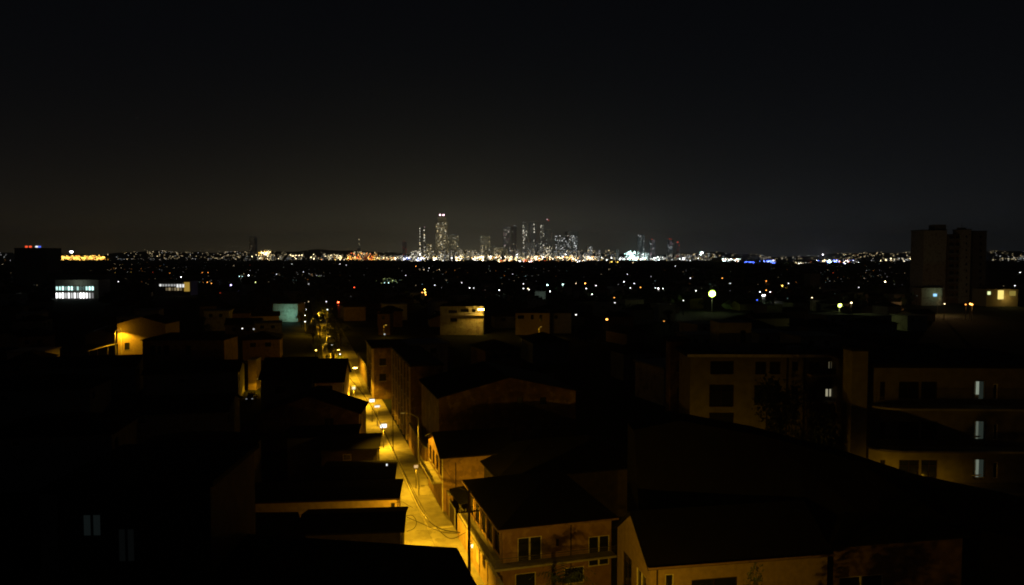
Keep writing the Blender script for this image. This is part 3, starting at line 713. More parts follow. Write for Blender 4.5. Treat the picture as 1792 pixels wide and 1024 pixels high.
# dark high rise on the right (three masses)
J1 = simple('high_rise', 'dark high rise slab with a roof hut, left mass of the pair of towers', 1617, 1657, 402, 500, 16, 'pale', cat='high rise')
b = MB(); x0 = J1.fpx(1640, 393)[0]; x1 = J1.fpx(1659, 393)[0]; zt = J1.fpx(1650, 393)[1]; b.box(x0, x1, 2, 10, J1.h + .36, zt); b.obj('roof_hut', M_['grey'], J1.e)
wj = []
for k in range(9):
    y = 412 + k * 12.6
    wj += [(1661, y, 1669, y + 6, dict(kind='plain', sill=False)), (1673, y, 1680, y + 6, dict(kind='plain', sill=False))]
J2 = simple('high_rise', 'recessed balcony core between the two dark high rise masses', 1659, 1682, 410, 502, 12, 'tan', cat='high rise', wins=wj)
for k in range(9):
    x, z = J2.fpx(1660, 420 + k * 12.6); box('balcony', .2, J2.w - .2, -1.2, -.004, z - .2, z + .9, M_['grey'], J2.e)
J4 = simple('high_rise', 'plain rear wing of the dark high rise, outermost mass beside the mast', 1701, 1727, 404, 508, 14, 'grey', cat='high rise', wins=[(1714, 412 + k * 12, 1718, 417 + k * 12, dict(sill=False)) for k in range(9)])
J3 = simple('high_rise', 'narrow high rise mass carrying a mast, between balcony core and rear wing', 1683, 1700, 401, 500, 10, 'pale', cat='high rise', wins=[(1690, 412 + k * 12, 1692.5, 416 + k * 12, dict(sill=False)) for k in range(9)])
b = MB(); x, z = J3.fpx(1689, 398); b.box(x - 2, x + 2, 2, 6, J3.h + .36, z); b.tube([(x, 4, z), (x, 4, z + 3)], .12, 6); b.obj('roof_hut', M_['grey'], J3.e)
simple('building', 'lower unlit block behind the right hand high rise', 1728, 1747, 458, 560, 15, 'grey')
ylw = em('lit_yellow_wall', (1, .78, .2), .55)
wb = simple('building', 'low building with a yellow lit hall front below the high rise', 1726, 1782, 505, 470, 14, 'cream', wins=[(1746, 508, 1757, 524, dict(pane=em('hall_light', (1, .8, .22), 1.1), sill=False)), (1766, 509, 1778, 518, dict(pane=em('hall_light_dim', (1, .75, .15), .25), sill=False)), (1728, 510, 1734, 516, dict(pane=em('door_light', (.85, 1, .45), 1.2), sill=False))])
plight(wb.e, (12, -4, 6), 700, (1, .78, .2), .5)
wb2 = simple('building', 'pale low building with a small blue screen below the high rise', 1613, 1649, 503, 480, 12, 'pale', wins=[(1633, 514, 1640, 519, dict(pane=em('screen', (.3, .65, 1), 1.4), sill=False, kind='plain'))])
plight(wb2.e, (9, -5, 8), 250, (.6, .8, .5), .5)
simple('building', 'unlit pale box building left of the blue screen building', 1585, 1612, 503, 520, 12, 'grey')
simple('building', 'dim slender block standing alone on the plain', 1418, 1436, 478, 560, 12, 'grey')
# left dark tower
T = simple('building', 'dark block on the skyline with small coloured roof lights', 25, 80, 434, 640, 22, 'grey')
for px, c in ((44, 'r'), (51, 'r'), (62, 'w'), (67, 'b')):
    x, z = T.fpx(px, 433); b = MB(); b.box(x - .7, x + .7, 1, 2.4, z - .1, z + 1.3); b.obj('roof_light', E(c, 1.2), T.e)
# white lit office at left
S = simple('office_building', 'long office building with two storeys of cold white lit windows', 97, 172, 489, 560, 16, 'pale', cat='office building')
for k in range(14):
    x0 = 98 + k * 5.2
    for y0, y1, s in ((501.5, 508, .55), (512.5, 522, .95)):
        if k > 12: continue
        s2 = s * 1.8 * random.choice((.12, .4, .9, 1.3, 2.2)); a, z1 = S.fpx(x0, y0); c, z0 = S.fpx(x0 + 3.4, y1)
        b = MB(); b.box(a, c, -.08, -.02, z0, z1); b.obj('lit_window', E('c' if y0 < 510 else 'w', round(s2, 2)), S.e)
simple('building', 'pale roofed slab block above the white lit office', 85, 188, 479, 640, 14, 'grey')
plight(S.e, (18, -8, 12), 450, (.8, 1, .9), .5)
S2 = simple('office_building', 'low canopy building with white strip lights and a glowing yellow end wall', 270, 333, 491, 600, 14, 'pale', cat='office building')
for k in range(9):
    a, z1 = S2.fpx(279 + k * 5, 497.5); c, z0 = S2.fpx(282.5 + k * 5, 501 + (k > 5) * 2); b = MB(); b.box(a, c, -.1, -.02, z0, z1); b.obj('lit_window', E('w', 1.0 if k in (0, 6, 7, 8) else .4), S2.e)
for k in range(6):
    a, z1 = S2.fpx(290 + k * 5, 503.5); c, z0 = S2.fpx(293.5 + k * 5, 508.5); b = MB(); b.box(a, c, -.1, -.02, z0, z1); b.obj('lit_window', E('y', (.12, .3, .08, .22, .35, .15)[k]), S2.e)
a, z1 = S2.fpx(322, 494); c, z0 = S2.fpx(332, 510); b = MB(); b.box(a, c, -.09, -.02, z0, z1); b.obj('glow_wall_panel', E('s', .35), S2.e)  # yellow light on the end wall put in as an emissive panel
# teal wall
S3 = simple('building', 'low building with a teal lit wall behind the dark roofs', 478, 521, 532, 360, 12, 'pale', roof='hip', rise=1.2)
plight(S3.e, (8.5, -5, 4), 800, (.3, .85, .7), .4)
S3.e['label'] = 'low building with a teal lit wall behind the dark roofs'
# pale glade, small teal wall
S4 = simple('building', 'small pale wall lit greenish among the plain lamps', 936, 955, 509, 480, 8, 'pale'); plight(S4.e, (4, -6, 6), 160, (.6, .9, .85), .4)
# house with bright orange lamp
Mh = simple('house', 'pale villa with a bright orange lamp at its corner', 770, 846, 536, 300, 12, 'pale', roof='hip', rise=1.2, cat='house', wins=[(785, 543, 800, 548, {}), (806, 541, 820, 546, {}), (826, 541, 832, 546, {}), (788, 557, 800, 563, {})])
x0, z = Mh.fpx(781, 552); box('balcony', x0, Mh.w, -1.5, -.004, z, z + .5, M_['pale'], Mh.e)
Nh = simple('house', 'orange lit house wall with three dark windows and a dark tree', 902, 962, 548, 300, 11, 'cream', roof='hip', rise=1.6, cat='house', wins=[(906, 552, 917, 558, {}), (929, 551, 934, 559, {}), (944, 551, 949, 562, {})])
Nh2 = simple('house', 'dim low house adjoining the orange lit wall', 963, 1000, 548, 306, 11, 'grey', roof='hip', rise=1.4, cat='house', wins=[(970, 552, 976, 558, {})])
Oh_ = simple('building', 'small brown tower house beside the street trees', 662, 682, 548, 300, 9, 'tan', wins=[(668, 553, 673, 559, {})])

# ================================================================== LAMPS
def street_lamp(base, h, arm, label, power, head=(.6, .22), group='sodium street lamps', cone=150, aim=(0, 0, -1), c='s', es=9, col=SOD, r=.07, curved=True, hs=1.0, side=.12):
    """mast with an arm (vector in plan) carrying a luminaire"""
    e = empty('street_lamp', base, 0, label, 'street lamp', group)
    a = Vector((*arm, 0)); pts = [(0, 0, 0), (0, 0, h * .5), (0, 0, h - .7)]
    for k in (.25, .6, 1): pts.append(tuple(a * k + Vector((0, 0, h - .7 + .7 * math.sin(k * math.pi / 2)))))
    b = MB(); b.tube(pts, [r * 1.3, r, r * .8, r * .7, r * .6, r * .5], 8); b.obj('pole', M_['steel'], e)
    ad = a.normalized() if a.length > 0 else Vector((1, 0, 0)); q = ad.cross(Vector((0, 0, 1))); rot = Matrix((ad, -q, Vector((0, 0, 1)))).transposed()
    hp = a + Vector((0, 0, h)); b = MB(); b.box(-.05, head[0] * hs, -head[1] * hs / 2, head[1] * hs / 2, -.02, .1, rot, hp); hd = b.obj('lamp_head', M_['steel'], e)
    b = MB(); b.box(.05, head[0] * hs * .95, -head[1] * hs * .42, head[1] * hs * .42, -.12 * hs, -.024, rot, hp); b.obj('lens', E(c, es), hd)
    if power:
        q = hp + ad * head[0] * .5 * hs + Vector((0, 0, -.12 * hs - .18))
        plight(e, q, power * (1 - side), col, .12, spot=cone, aim=aim)
        if side: plight(e, q, power * side, col, .12)
    return e
# mast with curved arm at (733,722)
pm = atz(733, 868, 0)
street_lamp(pm, 11.2, tuple(-N * 1.7 + U * .6)[:2], 'tall curved arm street lamp rising beside the street wall', 11000, c='s', es=.25, side=.015, cone=118)
# sodium lamp at (623,643)
ph = atz(623, 643, 8); base = ph + N * 3.3; base.z = 0
street_lamp(base, 8, tuple(-N * 3.0)[:2], 'glowing yellow street lamp on a long arm over the far road', 15000, es=25, hs=1.6, side=.02, cone=118)
pq = atz(590, 612, 8); bq = pq - N * 1.7; bq.z = 0
street_lamp(bq, 8, tuple(N * 1.7)[:2], 'white hot street lamp over the road just before the far trees', 15000, es=14, side=.05)
# lamps near the bottom, mostly hidden by the near roof
for s, t, pw, lab in ((75.5, 9.1, 15000, 'street lamp hidden behind the black shed roof at the bend'), (41, 15, 11000, 'street lamp below the balcony house')):
    street_lamp(ST(s, t), 5.9 if s > 60 else 7, tuple(N * (.5 if s > 60 else 1.6))[:2], lab, pw, side=.09 if s > 60 else .4, cone=150, aim=tuple(N * .55 + U * .25 - Vector((0, 0, 1))) if s > 60 else (0, 0, -1))
# box lanterns on posts by the kerb
def lantern(px, py, z, wd, hd, label, power, s=6, c=(1, .97, .86), face='w', group='white box lanterns on kerb posts'):
    p = atz(px, py, z); e = empty('lantern_post', (p.x, p.y, 0), ANG, label, 'street lamp', group)
    b = MB(); b.tube([(0, 0, 0), (0, 0, z - hd / 2 - .05)], [.07, .05], 8); b.obj('pole', M_['metal'], e)
    b = MB(); b.box(-wd / 2, wd / 2, -.15, .15, z - hd / 2, z + hd / 2); b.obj('lamp_box', em('lantern_face', c, s), e)
    b = MB(); b.box(-wd / 2 - .06, wd / 2 + .06, -.2, .2, z + hd / 2 + .003, z + hd / 2 + .06); b.obj('hood', M_['metal'], e)
    plight(e, (0, -.35, z - hd / 2 - .2), power * .93, spot=150, aim=(0, 0, -1)); plight(e, (0, -.35, z - hd / 2 - .2), power * .07)
    return e
lantern(671, 745, 3.8, 1.05, .68, 'largest white box lantern, nearest of the kerb posts', 3400, 1.6)
lantern(660, 711, 3.8, 1.0, .42, 'flat wide box lantern, second of the kerb posts', 900, 1.1)
lantern(651, 701, 4.2, .95, .6, 'white box lantern close behind the flat wide one', 1800, 1.6)
lantern(619, 679, 4.2, .7, .6, 'small warm lantern near the lit branches by the road', 2000, 1.0, (1, .95, .6))
lantern(728, 816, 3.2, .5, .4, 'dull orange lantern beside the tall curved mast', 700, .8, (1, .62, .25))
# bulb on the dark pole
pp = atz(820, 1010, 0)
# utility pole with cross arm
def utility_pole(base, h, label, r=.16, arm=True):
    e = empty('utility_pole', base, ANG, label, 'utility pole', 'utility poles along the street')
    b = MB(); b.tube([(0, 0, 0), (0, 0, h)], [r, r * .75], 10); b.obj('pole', M_['wood'], e)
    if arm:
        box('crossarm', -.9, .9, -.06, .06, h - 1.9, h - 1.76, M_['wood'], e)
        for x in (-.8, -.3, .3, .8):
            b = MB(); b.tube([(x, 0, h - 1.76), (x, 0, h - 1.55)], .05, 8); b.obj('insulator', M_['white'], e)
    return e
up1 = ST(61.5, 17.35); z1 = aty(821, 850, up1.y).z
upx = aty(821, 930, 62.0); up1 = Vector((upx.x, 62.0, 0)); z1 = aty(821, 858, 62).z
utility_pole(up1, z1, 'black utility pole with a crossarm in front of the balcony house', .15)
eb = empty('bulb_lamp', up1 + Vector((.25, -.1, aty(824, 955, 62).z)), 0, 'small warm bulb lamp fixed to the black utility pole', 'lamp')
b = MB(); b.box(-.3, 0, -.02, .02, .14, .17); b.obj('bracket', M_['metal'], eb); b = MB(); b.tube([(0, 0, -.14), (0, 0, .14)], [.06, .1], 8); b.obj('bulb', em('bulb', (1, .8, .35), 3), eb)
plight(eb, (0, .35, -.35), 120, (1, .6, .12), .06)
p2 = atz(688, 790, 0); utility_pole(p2, 6.2, 'thin utility pole beside the largest box lantern', .09, False)
p3 = atz(612, 690, 0) ; utility_pole(p3 - N * .8, 8.5, 'thin utility pole among the lit branches', .11, False)
def cable(pts, label, r=.035):
    # smooth through the points
    P = [Vector(p) for p in pts]; out = []
    for i in range(len(P) - 1):
        p0, p1, p2_, p3_ = P[max(i - 1, 0)], P[i], P[i + 1], P[min(i + 2, len(P) - 1)]
        for k in range(8):
            t = k / 8; out.append(.5 * ((2 * p1) + (p2_ - p0) * t + (2 * p0 - 5 * p1 + 4 * p2_ - p3_) * t * t + (3 * p1 - p0 - 3 * p2_ + p3_) * t ** 3))
    out.append(P[-1]); b = MB(); b.tube(out, r, 5); return tag(b.obj('cable', M_['cable']), label, 'cable', 'overhead cables along the street')
zc = aty(821, 932, 62).z
cable([up1 + Vector((-.8, 0, zc)), atz(770, 925, 5.6), atz(745, 905, 5.2), atz(722, 862, 5.2), atz(704, 820, 5.4), atz(687, 785, 5.8)], 'thick sagging cable from the crossarm up to the thin pole by the lantern', .05)
cable([atz(687, 785, 5.8), atz(671, 752, 5.6), atz(650, 712, 5.8), atz(634, 688, 6.2), atz(612, 662, 7)], 'thick cable running on from the thin pole to the lit branches', .06)
cable([up1 + Vector((-.3, 0, zc)), atz(786, 942, 5), atz(757, 915, 4.7), atz(735, 880, 4.8), atz(712, 835, 5), atz(690, 790, 5.6), atz(684, 745, 6.0)], 'thinner cable hanging just under the thick one', .03)
cable([up1 + Vector((-.9, 0, zc - .1)), atz(770, 930, 6.3), atz(742, 918, 6.2), atz(712, 905, 6.0)], 'cable crossing the road from the crossarm to the shed roofed house', .025)
cable([up1 + Vector((.3, 0, z1 - .1)), aty(800, 850, 75), aty(770, 810, 92), aty(733, 760, 110)], 'faint cable above the balcony roof', .02)
# looped wires on the left eaves
pl = atz(706, 905, 7); lp = [pl + Vector((-.2, 0, -.2)), pl + Vector((.4, 0, .15)), pl + Vector((.95, 0, .1)), pl + Vector((1.25, 0, -.5)), pl + Vector((1.0, 0, -1.1)), pl + Vector((.3, 0, -1.4))]
cable(lp, 'loose loop of wire sticking out from the eave over the road', .025)
pl = atz(697, 880, 6.5); cable([pl + Vector((-.3, 0, 0)), pl + Vector((.4, 0, .1)), pl + Vector((1.0, 0, -.25)), pl + Vector((1.5, 0, -.5))], 'short stray wire by the pale wall strip', .022)
# small bright things
ob = empty('roof_lamp', atz(677, 815, 7.3), 0, 'tiny white lamp on the straight black eave', 'lamp'); b = MB(); b.tube([(0, 0, -.4), (0, 0, 0)], .02, 6); b.obj('stem', M_['metal'], ob); b = MB(); b.tube([(0, 0, 0), (0, 0, .2)], .09, 8); b.obj('bulb', E('w', 1.2), ob)
# lamp at villa corner
pv = aty(837, 541, 297.5); street_lamp(Vector((pv.x - .6, pv.y - 1.5, 0)), pv.z + .2, (.5, 0), 'bright orange street lamp at the corner of the pale villa', 900, es=60, hs=4.2)
# lamps lighting the yellow wall, long windowed house, orange wall
pv = Q.o - Q.ny * 2.0 + Q.nx * .3
street_lamp(Vector((pv.x, pv.y, 0)), 11.8, (.7, -.1), 'street lamp at the corner of the tall yellow wall', 5200, es=1, side=.05)
pv = aty(943, 575, 288); street_lamp(Vector((pv.x, pv.y, 0)), 4.5, (.5, 0), 'low street lamp before the orange lit wall', 2200, es=1)
pv = aty(250, 640, 160); street_lamp(Vector((pv.x, pv.y, 0)), 6.5, (.5, 0), 'low street lamp before the long windowed house', 1300, es=1)
pv = aty(442, 700, 170); street_lamp(Vector((pv.x + .8, pv.y + 3.5, 0)), 3.2, (-.3, 0), 'short lamp in the narrow lit gateway', 900, es=.5)
pv = aty(672, 590, 290); street_lamp(Vector((pv.x, pv.y, 0)), 5, (.5, 0), 'lamp before the small brown tower house', 700, es=2)
pv = aty(1640, 560, 400); street_lamp(Vector((pv.x, pv.y, 0)), 9, (1, 0), 'added orange lamp in the dark below, lighting the high rise', 8500, es=1, side=.6, col=(1, .55, .2))  # added lamp that warms and lifts the high rise front
for px, Y, h_, pw, lab in ((1262, 74, 7, 760, 'hidden yard lamp below the stair tower block'), (1410, 74, 7, 300, 'hidden yard lamp behind the dark tree crowns'), (1560, 71.2, 10.3, 130, 'hidden yard lamp under the curved balconies'), (1650, 71.2, 9.2, 90, 'hidden yard lamp under the lit stairwell windows')):
    p = aty(px, 900, Y); street_lamp(Vector((p.x, Y, 0)), h_, (.4, 0), lab, pw, es=.5, side=.95, group='yard lamps behind the warehouse')
# flood lamps (yellow green)
pv = aty(1246, 514, 420)
fl = empty('floodlight_mast', (pv.x, pv.y, 0), 0, 'very bright yellow green floodlight mast, brightest lamp of the plain', 'floodlight')
b = MB(); b.tube([(0, 0, 0), (0, 0, pv.z + .6)], [.25, .12], 8); b.obj('pole', M_['steel'], fl); b = MB(); b.tube([(0, -.3, pv.z - .1), (0, -.9, pv.z - .2)], [.7, 1.25], 16); b.obj('lamp_head', em('flood_core', (.9, 1, .6), 60), fl)
b = MB(); b.tube([(0, -.1, pv.z), (0, -.28, pv.z)], [1.2, 1.9], 16); b.obj('reflector', em('flood', (.6, 1, .08), 7), fl)
plight(fl, (0, -1.5, pv.z), 1200, (.85, 1, .4), .6)
pv = aty(1469, 534, 330); fl = empty('floodlight_mast', (pv.x, pv.y, 0), 0, 'smaller yellow green floodlight near the apartment roofs', 'floodlight')
b = MB(); b.tube([(0, 0, 0), (0, 0, pv.z + .3)], [.16, .1], 8); b.obj('pole', M_['steel'], fl)
b = MB(); b.tube([(0, -.1, pv.z), (0, -.5, pv.z - .1)], [.5, .85], 10); b.obj('lamp_head', em('flood_small', (.75, 1, .15), 8), fl); plight(fl, (0, -1.2, pv.z), 900, (.85, 1, .35), .4)

# lamps out on the plain
NL = 0
LB = MB(); LBM = []
def plain_lamp(px, py, c, s, size=1.0, z=8, label=None, power=0, tall=1.0):
    global NL
    NL += 1
    d = ray(px, py); Y = (z - CAMZ) / d.z * d.y if py > 452 else 5500
    p = aty(px, py, Y); sz = (.4 + Y / 1900) * size; s = round(s * .8, 2)
    if NL > 262:
        if E(c, s) not in LBM: LBM.append(E(c, s))
        LB.cur = LBM.index(E(c, s)) + 1; hz = sz * .35; LB.tube([p - Vector((0, 0, hz)), p - Vector((0, 0, hz * .4)), p + Vector((0, 0, hz * .4)), p + Vector((0, 0, hz))], [sz * .3, sz * .5, sz * .5, sz * .3], 8)
        LB.cur = 0; LB.tube([(p.x, p.y, 0), (p.x, p.y, p.z - hz)], .12 + Y / 9000, 5); return
    key = (c, s, round(size, 1), tall, int(Y / 400))
    if key not in _pl:
        b = MB(); b.tube([(0, 0, 0), (0, 0, 1)], .0001, 3) if False else None
        hz = sz * .35 * tall
        b.cur = 0; b.tube([(0, 0, -8 + .0), (0, 0, -hz)], .12 + Y / 9000, 5)
        b.cur = 1; b.tube([(0, 0, -hz), (0, 0, -hz * .4), (0, 0, hz * .4), (0, 0, hz)], [sz * .3, sz * .5, sz * .5, sz * .3], 8)
        _pl[key] = b.mesh('street_lamp', [M_['metal'], E(c, s)])
    o = bpy.data.objects.new('street_lamp', _pl[key]); C.objects.link(o); o.location = (p.x, p.y, p.z)
    nm = dict(w='white', y='warm', o='orange', r='red', b='blue', v='violet white', c='cyan white', g='greenish', s='yellow')[c]
    if label: tag(o, label, 'street lamp')
    else: tag(o, 'small %s lamp point among the dark roofs of the plain' % nm, 'street lamp', nm + ' lamps scattered over the dark plain')
    if power:
        ld = plight(o, (0, -.5, -1.5), power, COL[c] if c != 'o' else (1, .42, .08), .3)
    return o
_pl = {}; FAINT = []
BR = [(27, 477, 'w', 3), (67, 476, 'o', 2), (183, 496, 'w', 20), (207, 493, 'w', 6), (266, 467, 'w', 3), (317, 485, 'w', 10), (285, 477, 'o', 5), (291, 477, 'o', 3), (297, 478, 'o', 2),
      (363, 494, 'o', 8), (370, 496, 'o', 6), (380, 497, 'w', 4), (404, 499, 'v', 14), (408, 502, 'w', 12), (419, 484, 'c', 8), (424, 484, 'c', 3), (435, 482, 'w', 14), (447, 494, 'g', 6), (354, 477, 'o', 4), (364, 477, 'o', 4), (380, 460, 'w', 3),
      (409, 465, 'y', 2), (511, 462, 'w', 4), (467, 472, 'w', 3), (484, 480, 'w', 3), (531, 476, 'w', 3), (529, 498, 'w', 6), (551, 494, 'w', 5), (540, 497, 'w', 2), (595, 462, 'w', 7), (606, 464, 'w', 4), (620, 503, 'r', 8), (592, 529, 'r', 20), (571, 528, 'w', 3), (573, 542, 'w', 3),
      (678, 468, 'w', 4), (684, 468, 'w', 3), (692, 468, 'w', 4), (680, 495, 'c', 6), (673, 495, 'c', 4), (687, 491, 'g', 3), (743, 507, 's', 12), (744, 512, 's', 14), (745, 516, 'o', 8), (739, 512, 'o', 6), (746, 502, 'o', 5), (711, 467, 'y', 5), (722, 466, 'o', 8), (728, 466, 'o', 9), (738, 466, 's', 6), (743, 467, 'y', 6), (751, 469, 'w', 5), (742, 472, 'y', 4), (765, 473, 'o', 5), (769, 472, 'y', 4), (717, 472, 'y', 3), (749, 474, 'w', 3),
      (710, 482, 'w', 3), (732, 483, 'w', 3), (803, 482, 'r', 3), (808, 495, 'w', 4), (761, 499, 'w', 4), (747, 494, 'w', 3), (822, 504, 'w', 6), (829, 504, 'w', 3), (873, 508, 'w', 10), (897, 480, 'w', 3), (916, 497, 'w', 5), (916, 505, 'w', 5), (924, 505, 'y', 8), (926, 507, 'w', 5), (958, 499, 'c', 16), (985, 498, 'c', 12), (963, 510, 'w', 12), (1008, 496, 'y', 4), (1024, 496, 'o', 14), (1026, 505, 'w', 7), (1043, 500, 'w', 6), (1036, 515, 'w', 8), (1008, 551, 'w', 4),
      (1098, 480, 'w', 4), (1092, 493, 'w', 10), (1110, 496, 'w', 5), (1121, 503, 'o', 7), (1139, 484, 'w', 3), (1149, 498, 'o', 6), (1152, 505, 'w', 12), (1160, 505, 'w', 8), (1103, 504, 'w', 5), (1147, 504, 'w', 4), (1208, 487, 'w', 6), (1264, 487, 'o', 12), (1278, 496, 'w', 3), (1218, 509, 'w', 7), (1196, 526, 'w', 3), (1075, 521, 'o', 4), (1076, 530, 'w', 3), (1182, 466, 'w', 6), (1341, 492, 'o', 8), (1330, 511, 'w', 8), (1335, 517, 'w', 16), (1338, 517, 'w', 16), (1348, 511, 'w', 7), (1325, 525, 'b', 4), (1369, 500, 's', 12), (1380, 496, 'w', 6), (1341, 508, 'o', 7), (1395, 494, 'o', 2),
      (1549, 493, 'y', 30), (1543, 507, 'y', 5), (1490, 530, 'y', 10), (1503, 503, 'w', 3), (1421, 521, 'y', 7), (1653, 532, 'y', 6), (1690, 533, 'o', 6), (1698, 532, 'o', 20), (1701, 533, 'o', 14), (1776, 500, 'w', 5), (1785, 477, 'w', 12), (1765, 477, 'w', 7), (1756, 478, 'w', 4), (1596, 499, 'w', 3), (6, 457, 'o', 5), (18, 456, 'w', 4), (9, 458, 'o', 5), (88, 494, 'o', 3), (92, 493, 'o', 2), (1062, 559, 'o', 10), (1162, 562, 'o', 1.5), (424, 575, 'w', 2), (444, 576, 'w', 1), (668, 548, 'w', 1), (681, 549, 'o', 2), (673, 585, 'w', .8), (783, 534, 'w', 1.5)]
for i, (x, y, c, s) in enumerate(BR):
    pw = 0
    if y > 490 and s >= 8: pw = {True: 220, False: 100}[s >= 12]
    plain_lamp(x, y, c, s, 1.0 if s < 10 else 1.35, power=pw if i % 2 == 0 else 0)
# far side street lights with trees
for (x, y, c, s) in ((536, 542, 'w', 14), (534, 552, 'w', 9), (534, 563, 'w', 6), (558, 552, 's', 9), (559, 556, 's', 6), (561, 561, 's', 4), (540, 528, 'y', 2), (533, 530, 'y', 1.5), (553, 613, 's', 12), (595, 620, 'w', 4), (581, 604, 'w', 4)):
    plain_lamp(x, y, c, s, .8, z=5)

rr = random.Random(4)
CEN = [(rr.uniform(0, 1792), 460 + abs(rr.gauss(0, 1)) * 20) for _ in range(22)]
for i in range(200):
    if i % 5 < 3: x, y = CEN[rr.randrange(len(CEN))]; x += rr.gauss(0, 26); y += rr.gauss(0, 2.6)
    else: x = rr.uniform(0, 1792); y = 458 + abs(rr.gauss(0, 1)) * 24
    if y < 456: continue
    if y > 545: continue
    if 1617 < x < 1750 and y < 520: continue
    if y > 500 and rr.random() < .5: continue
    c = rr.choices('wyocrg', (44, 28, 12, 8, 4, 2))[0]
    plain_lamp(x, y, c, rr.choice((.3, .4, .6, .6, 1, 1.4, 2.2)), .7)
for i in range(420):
    x, y = rr.choice(CEN) if rr.random() < .5 else (rr.uniform(0, 1792), 460 + abs(rr.gauss(0, 1)) * 22); x += rr.gauss(0, 40); y += rr.gauss(0, 4)
    if 456 < y < 530 and not (1610 < x < 1750): FAINT.append((x, y, rr.choice('wwyyoc'), rr.choice((.12, .2, .3, .45))))
# warm village cluster at left
for i in range(34): plain_lamp(rr.uniform(186, 236), rr.uniform(462, 478), rr.choice('ysow'), rr.choice((.6, 1, 1.6)), .7)
# green glow grove
for i in range(26): plain_lamp(rr.gauss(680, 11), rr.gauss(491, 3), rr.choice('cgg'), rr.choice((.3, .6, 1)), .7)
for q in FAINT: plain_lamp(*q, .6)
LB.obj('plain_lamps', [M_['metal']] + LBM); tag(bpy.data.objects['plain_lamps'], 'countless faint lamps sprinkled over the dark plain', 'lamps', kind='stuff')

# ================================================================== SHARED DARK HOUSES
def proto_house(w, d, h, kind, wm, rm):
    W = MB(); fr = lambda x, y, z: (x, y, z)
    W.box(0, w, 0, d, 0, h)
    if kind == 'ridge_x': W.face([(0, 0, h), (0, d, h), (0, d / 2, h + 1.9)]); W.face([(w, 0, h), (w, d, h), (w, d / 2, h + 1.9)])
    r = roofmesh(w, d, h + .003, kind, 2.0, .4)
    g = MB(); g.box(w * .2, w * .2 + 1.4, -.05, -.01, h - 2.2, h - .9)
    g2 = MB(); g2.box(w * .6, w * .6 + 1.4, -.05, -.01, h - 2.2, h - .9)
    return W.mesh('wall', M_[wm]), r.mesh('roof', M_[rm]), [g.mesh('window', M_['glass']), g2.mesh('window', M_['glass'])]
PH = [proto_house(*a) for a in ((12, 9, 6, 'hip', 'grey', 'roof'), (9, 11, 6.5, 'hip', 'tan', 'roofgrey'), (15, 9, 4, 'ridge_x', 'cream', 'roof'), (10, 10, 7.5, 'flat', 'pale', 'concrete'))]
PL = ['dark hip roofed house on the unlit plain', 'dark deep hip roofed house on the unlit plain', 'dark low ridge roofed house on the unlit plain', 'dark flat roofed house on the unlit plain']
occupied = []
cnt = 0
def clear(x, y, r=13):
    q = Vector((x, y, 0)); s, t = q.dot(U), q.dot(N)
    if -2 < t - 11 < 10 and s < 800 or (0 < 17 - t < 17 and s < 800 and t > 1): 
        if 2 < t < 19: return False
    for o in bpy.data.objects:
        pass
    return all((x - a) ** 2 + (y - c) ** 2 > r * r for a, c in occupied)
for o in bpy.data.objects:
    if o.type == 'EMPTY' and o.get('category') in ('house', 'building', 'high rise', 'office building', 'apartment block'):
        occupied.append((o.location.x + 4, o.location.y + 4)); occupied.append((o.location.x + 14, o.location.y + 5))
        if o.location.y > 450: occupied += [(o.location.x + 25, o.location.y + 5), (o.location.x + 38, o.location.y + 5)]
rr = random.Random(21)
tries = 0
HP = []
while cnt < 270 and tries < 20000:
    tries += 1
    y = 150 + 650 * rr.random() ** 1.15; x = y * rr.uniform(-.72, .72)
    if not clear(x, y, 17): continue
    # keep the sight line to lit walls open
    px = 896 + x / y * F
    if (190 < px < 400 and y < 205) or (640 < px < 1010 and 230 < y < 300) or (470 < px < 535 and y < 362) or (80 < px < 190 and y < 565) or (255 < px < 345 and y < 605) or (1600 < px and y < 475) or (1225 < px < 1275 and y < 440): continue
    if y < 112 : continue
    occupied.append((x, y)); k = rr.randrange(4); wm_, rm_, ws = PH[k]
    e = empty('house', (x, y, 0), ANG + rr.choice((0, 0, math.pi / 2)) + rr.uniform(-.15, .15), PL[k], 'house', 'dark houses of the plain')
    sz = rr.uniform(.85, 1.25); e.scale = (sz, sz, rr.uniform(.8, 1.15))
    for nme, me in (('wall', wm_), ('roof', rm_)):
        o = bpy.data.objects.new(nme, me); C.objects.link(o); o.parent = e
    if y < 330:
        for g in ws: o = bpy.data.objects.new('window', g); C.objects.link(o); o.parent = e
    cnt += 1
b = MB(); rr2 = random.Random(8)
for i in range(2600):
    y = 800 + 3400 * rr2.random(); x = y * rr2.uniform(-.72, .72); s_ = rr2.uniform(.8, 2.2); w_, d_, h_ = 12 * s_, 10 * s_, rr2.uniform(4, 9)
    b.cur = 0; b.box(x, x + w_, y, y + d_, 0, h_); b.cur = 1
    b.face([(x - .5, y - .5, h_ + .01), (x + w_ + .5, y - .5, h_ + .01), (x + w_ * .7, y + d_ / 2, h_ + 2.4), (x + w_ * .3, y + d_ / 2, h_ + 2.4)])
    b.face([(x + w_ + .5, y - .5, h_ + .01), (x + w_ + .5, y + d_ + .5, h_ + .01), (x + w_ * .7, y + d_ / 2, h_ + 2.4)])
    b.face([(x - .5, y + d_ + .5, h_ + .01), (x - .5, y - .5, h_ + .01), (x + w_ * .3, y + d_ / 2, h_ + 2.4)])
    b.face([(x + w_ + .5, y + d_ + .5, h_ + .01), (x - .5, y + d_ + .5, h_ + .01), (x + w_ * .3, y + d_ / 2, h_ + 2.4), (x + w_ * .7, y + d_ / 2, h_ + 2.4)])
tag(b.obj('suburb_roofs', [M_['grey'], M_['roofgrey']]), 'dark mass of low suburb roofs stretching to the city', 'suburb', kind='stuff')
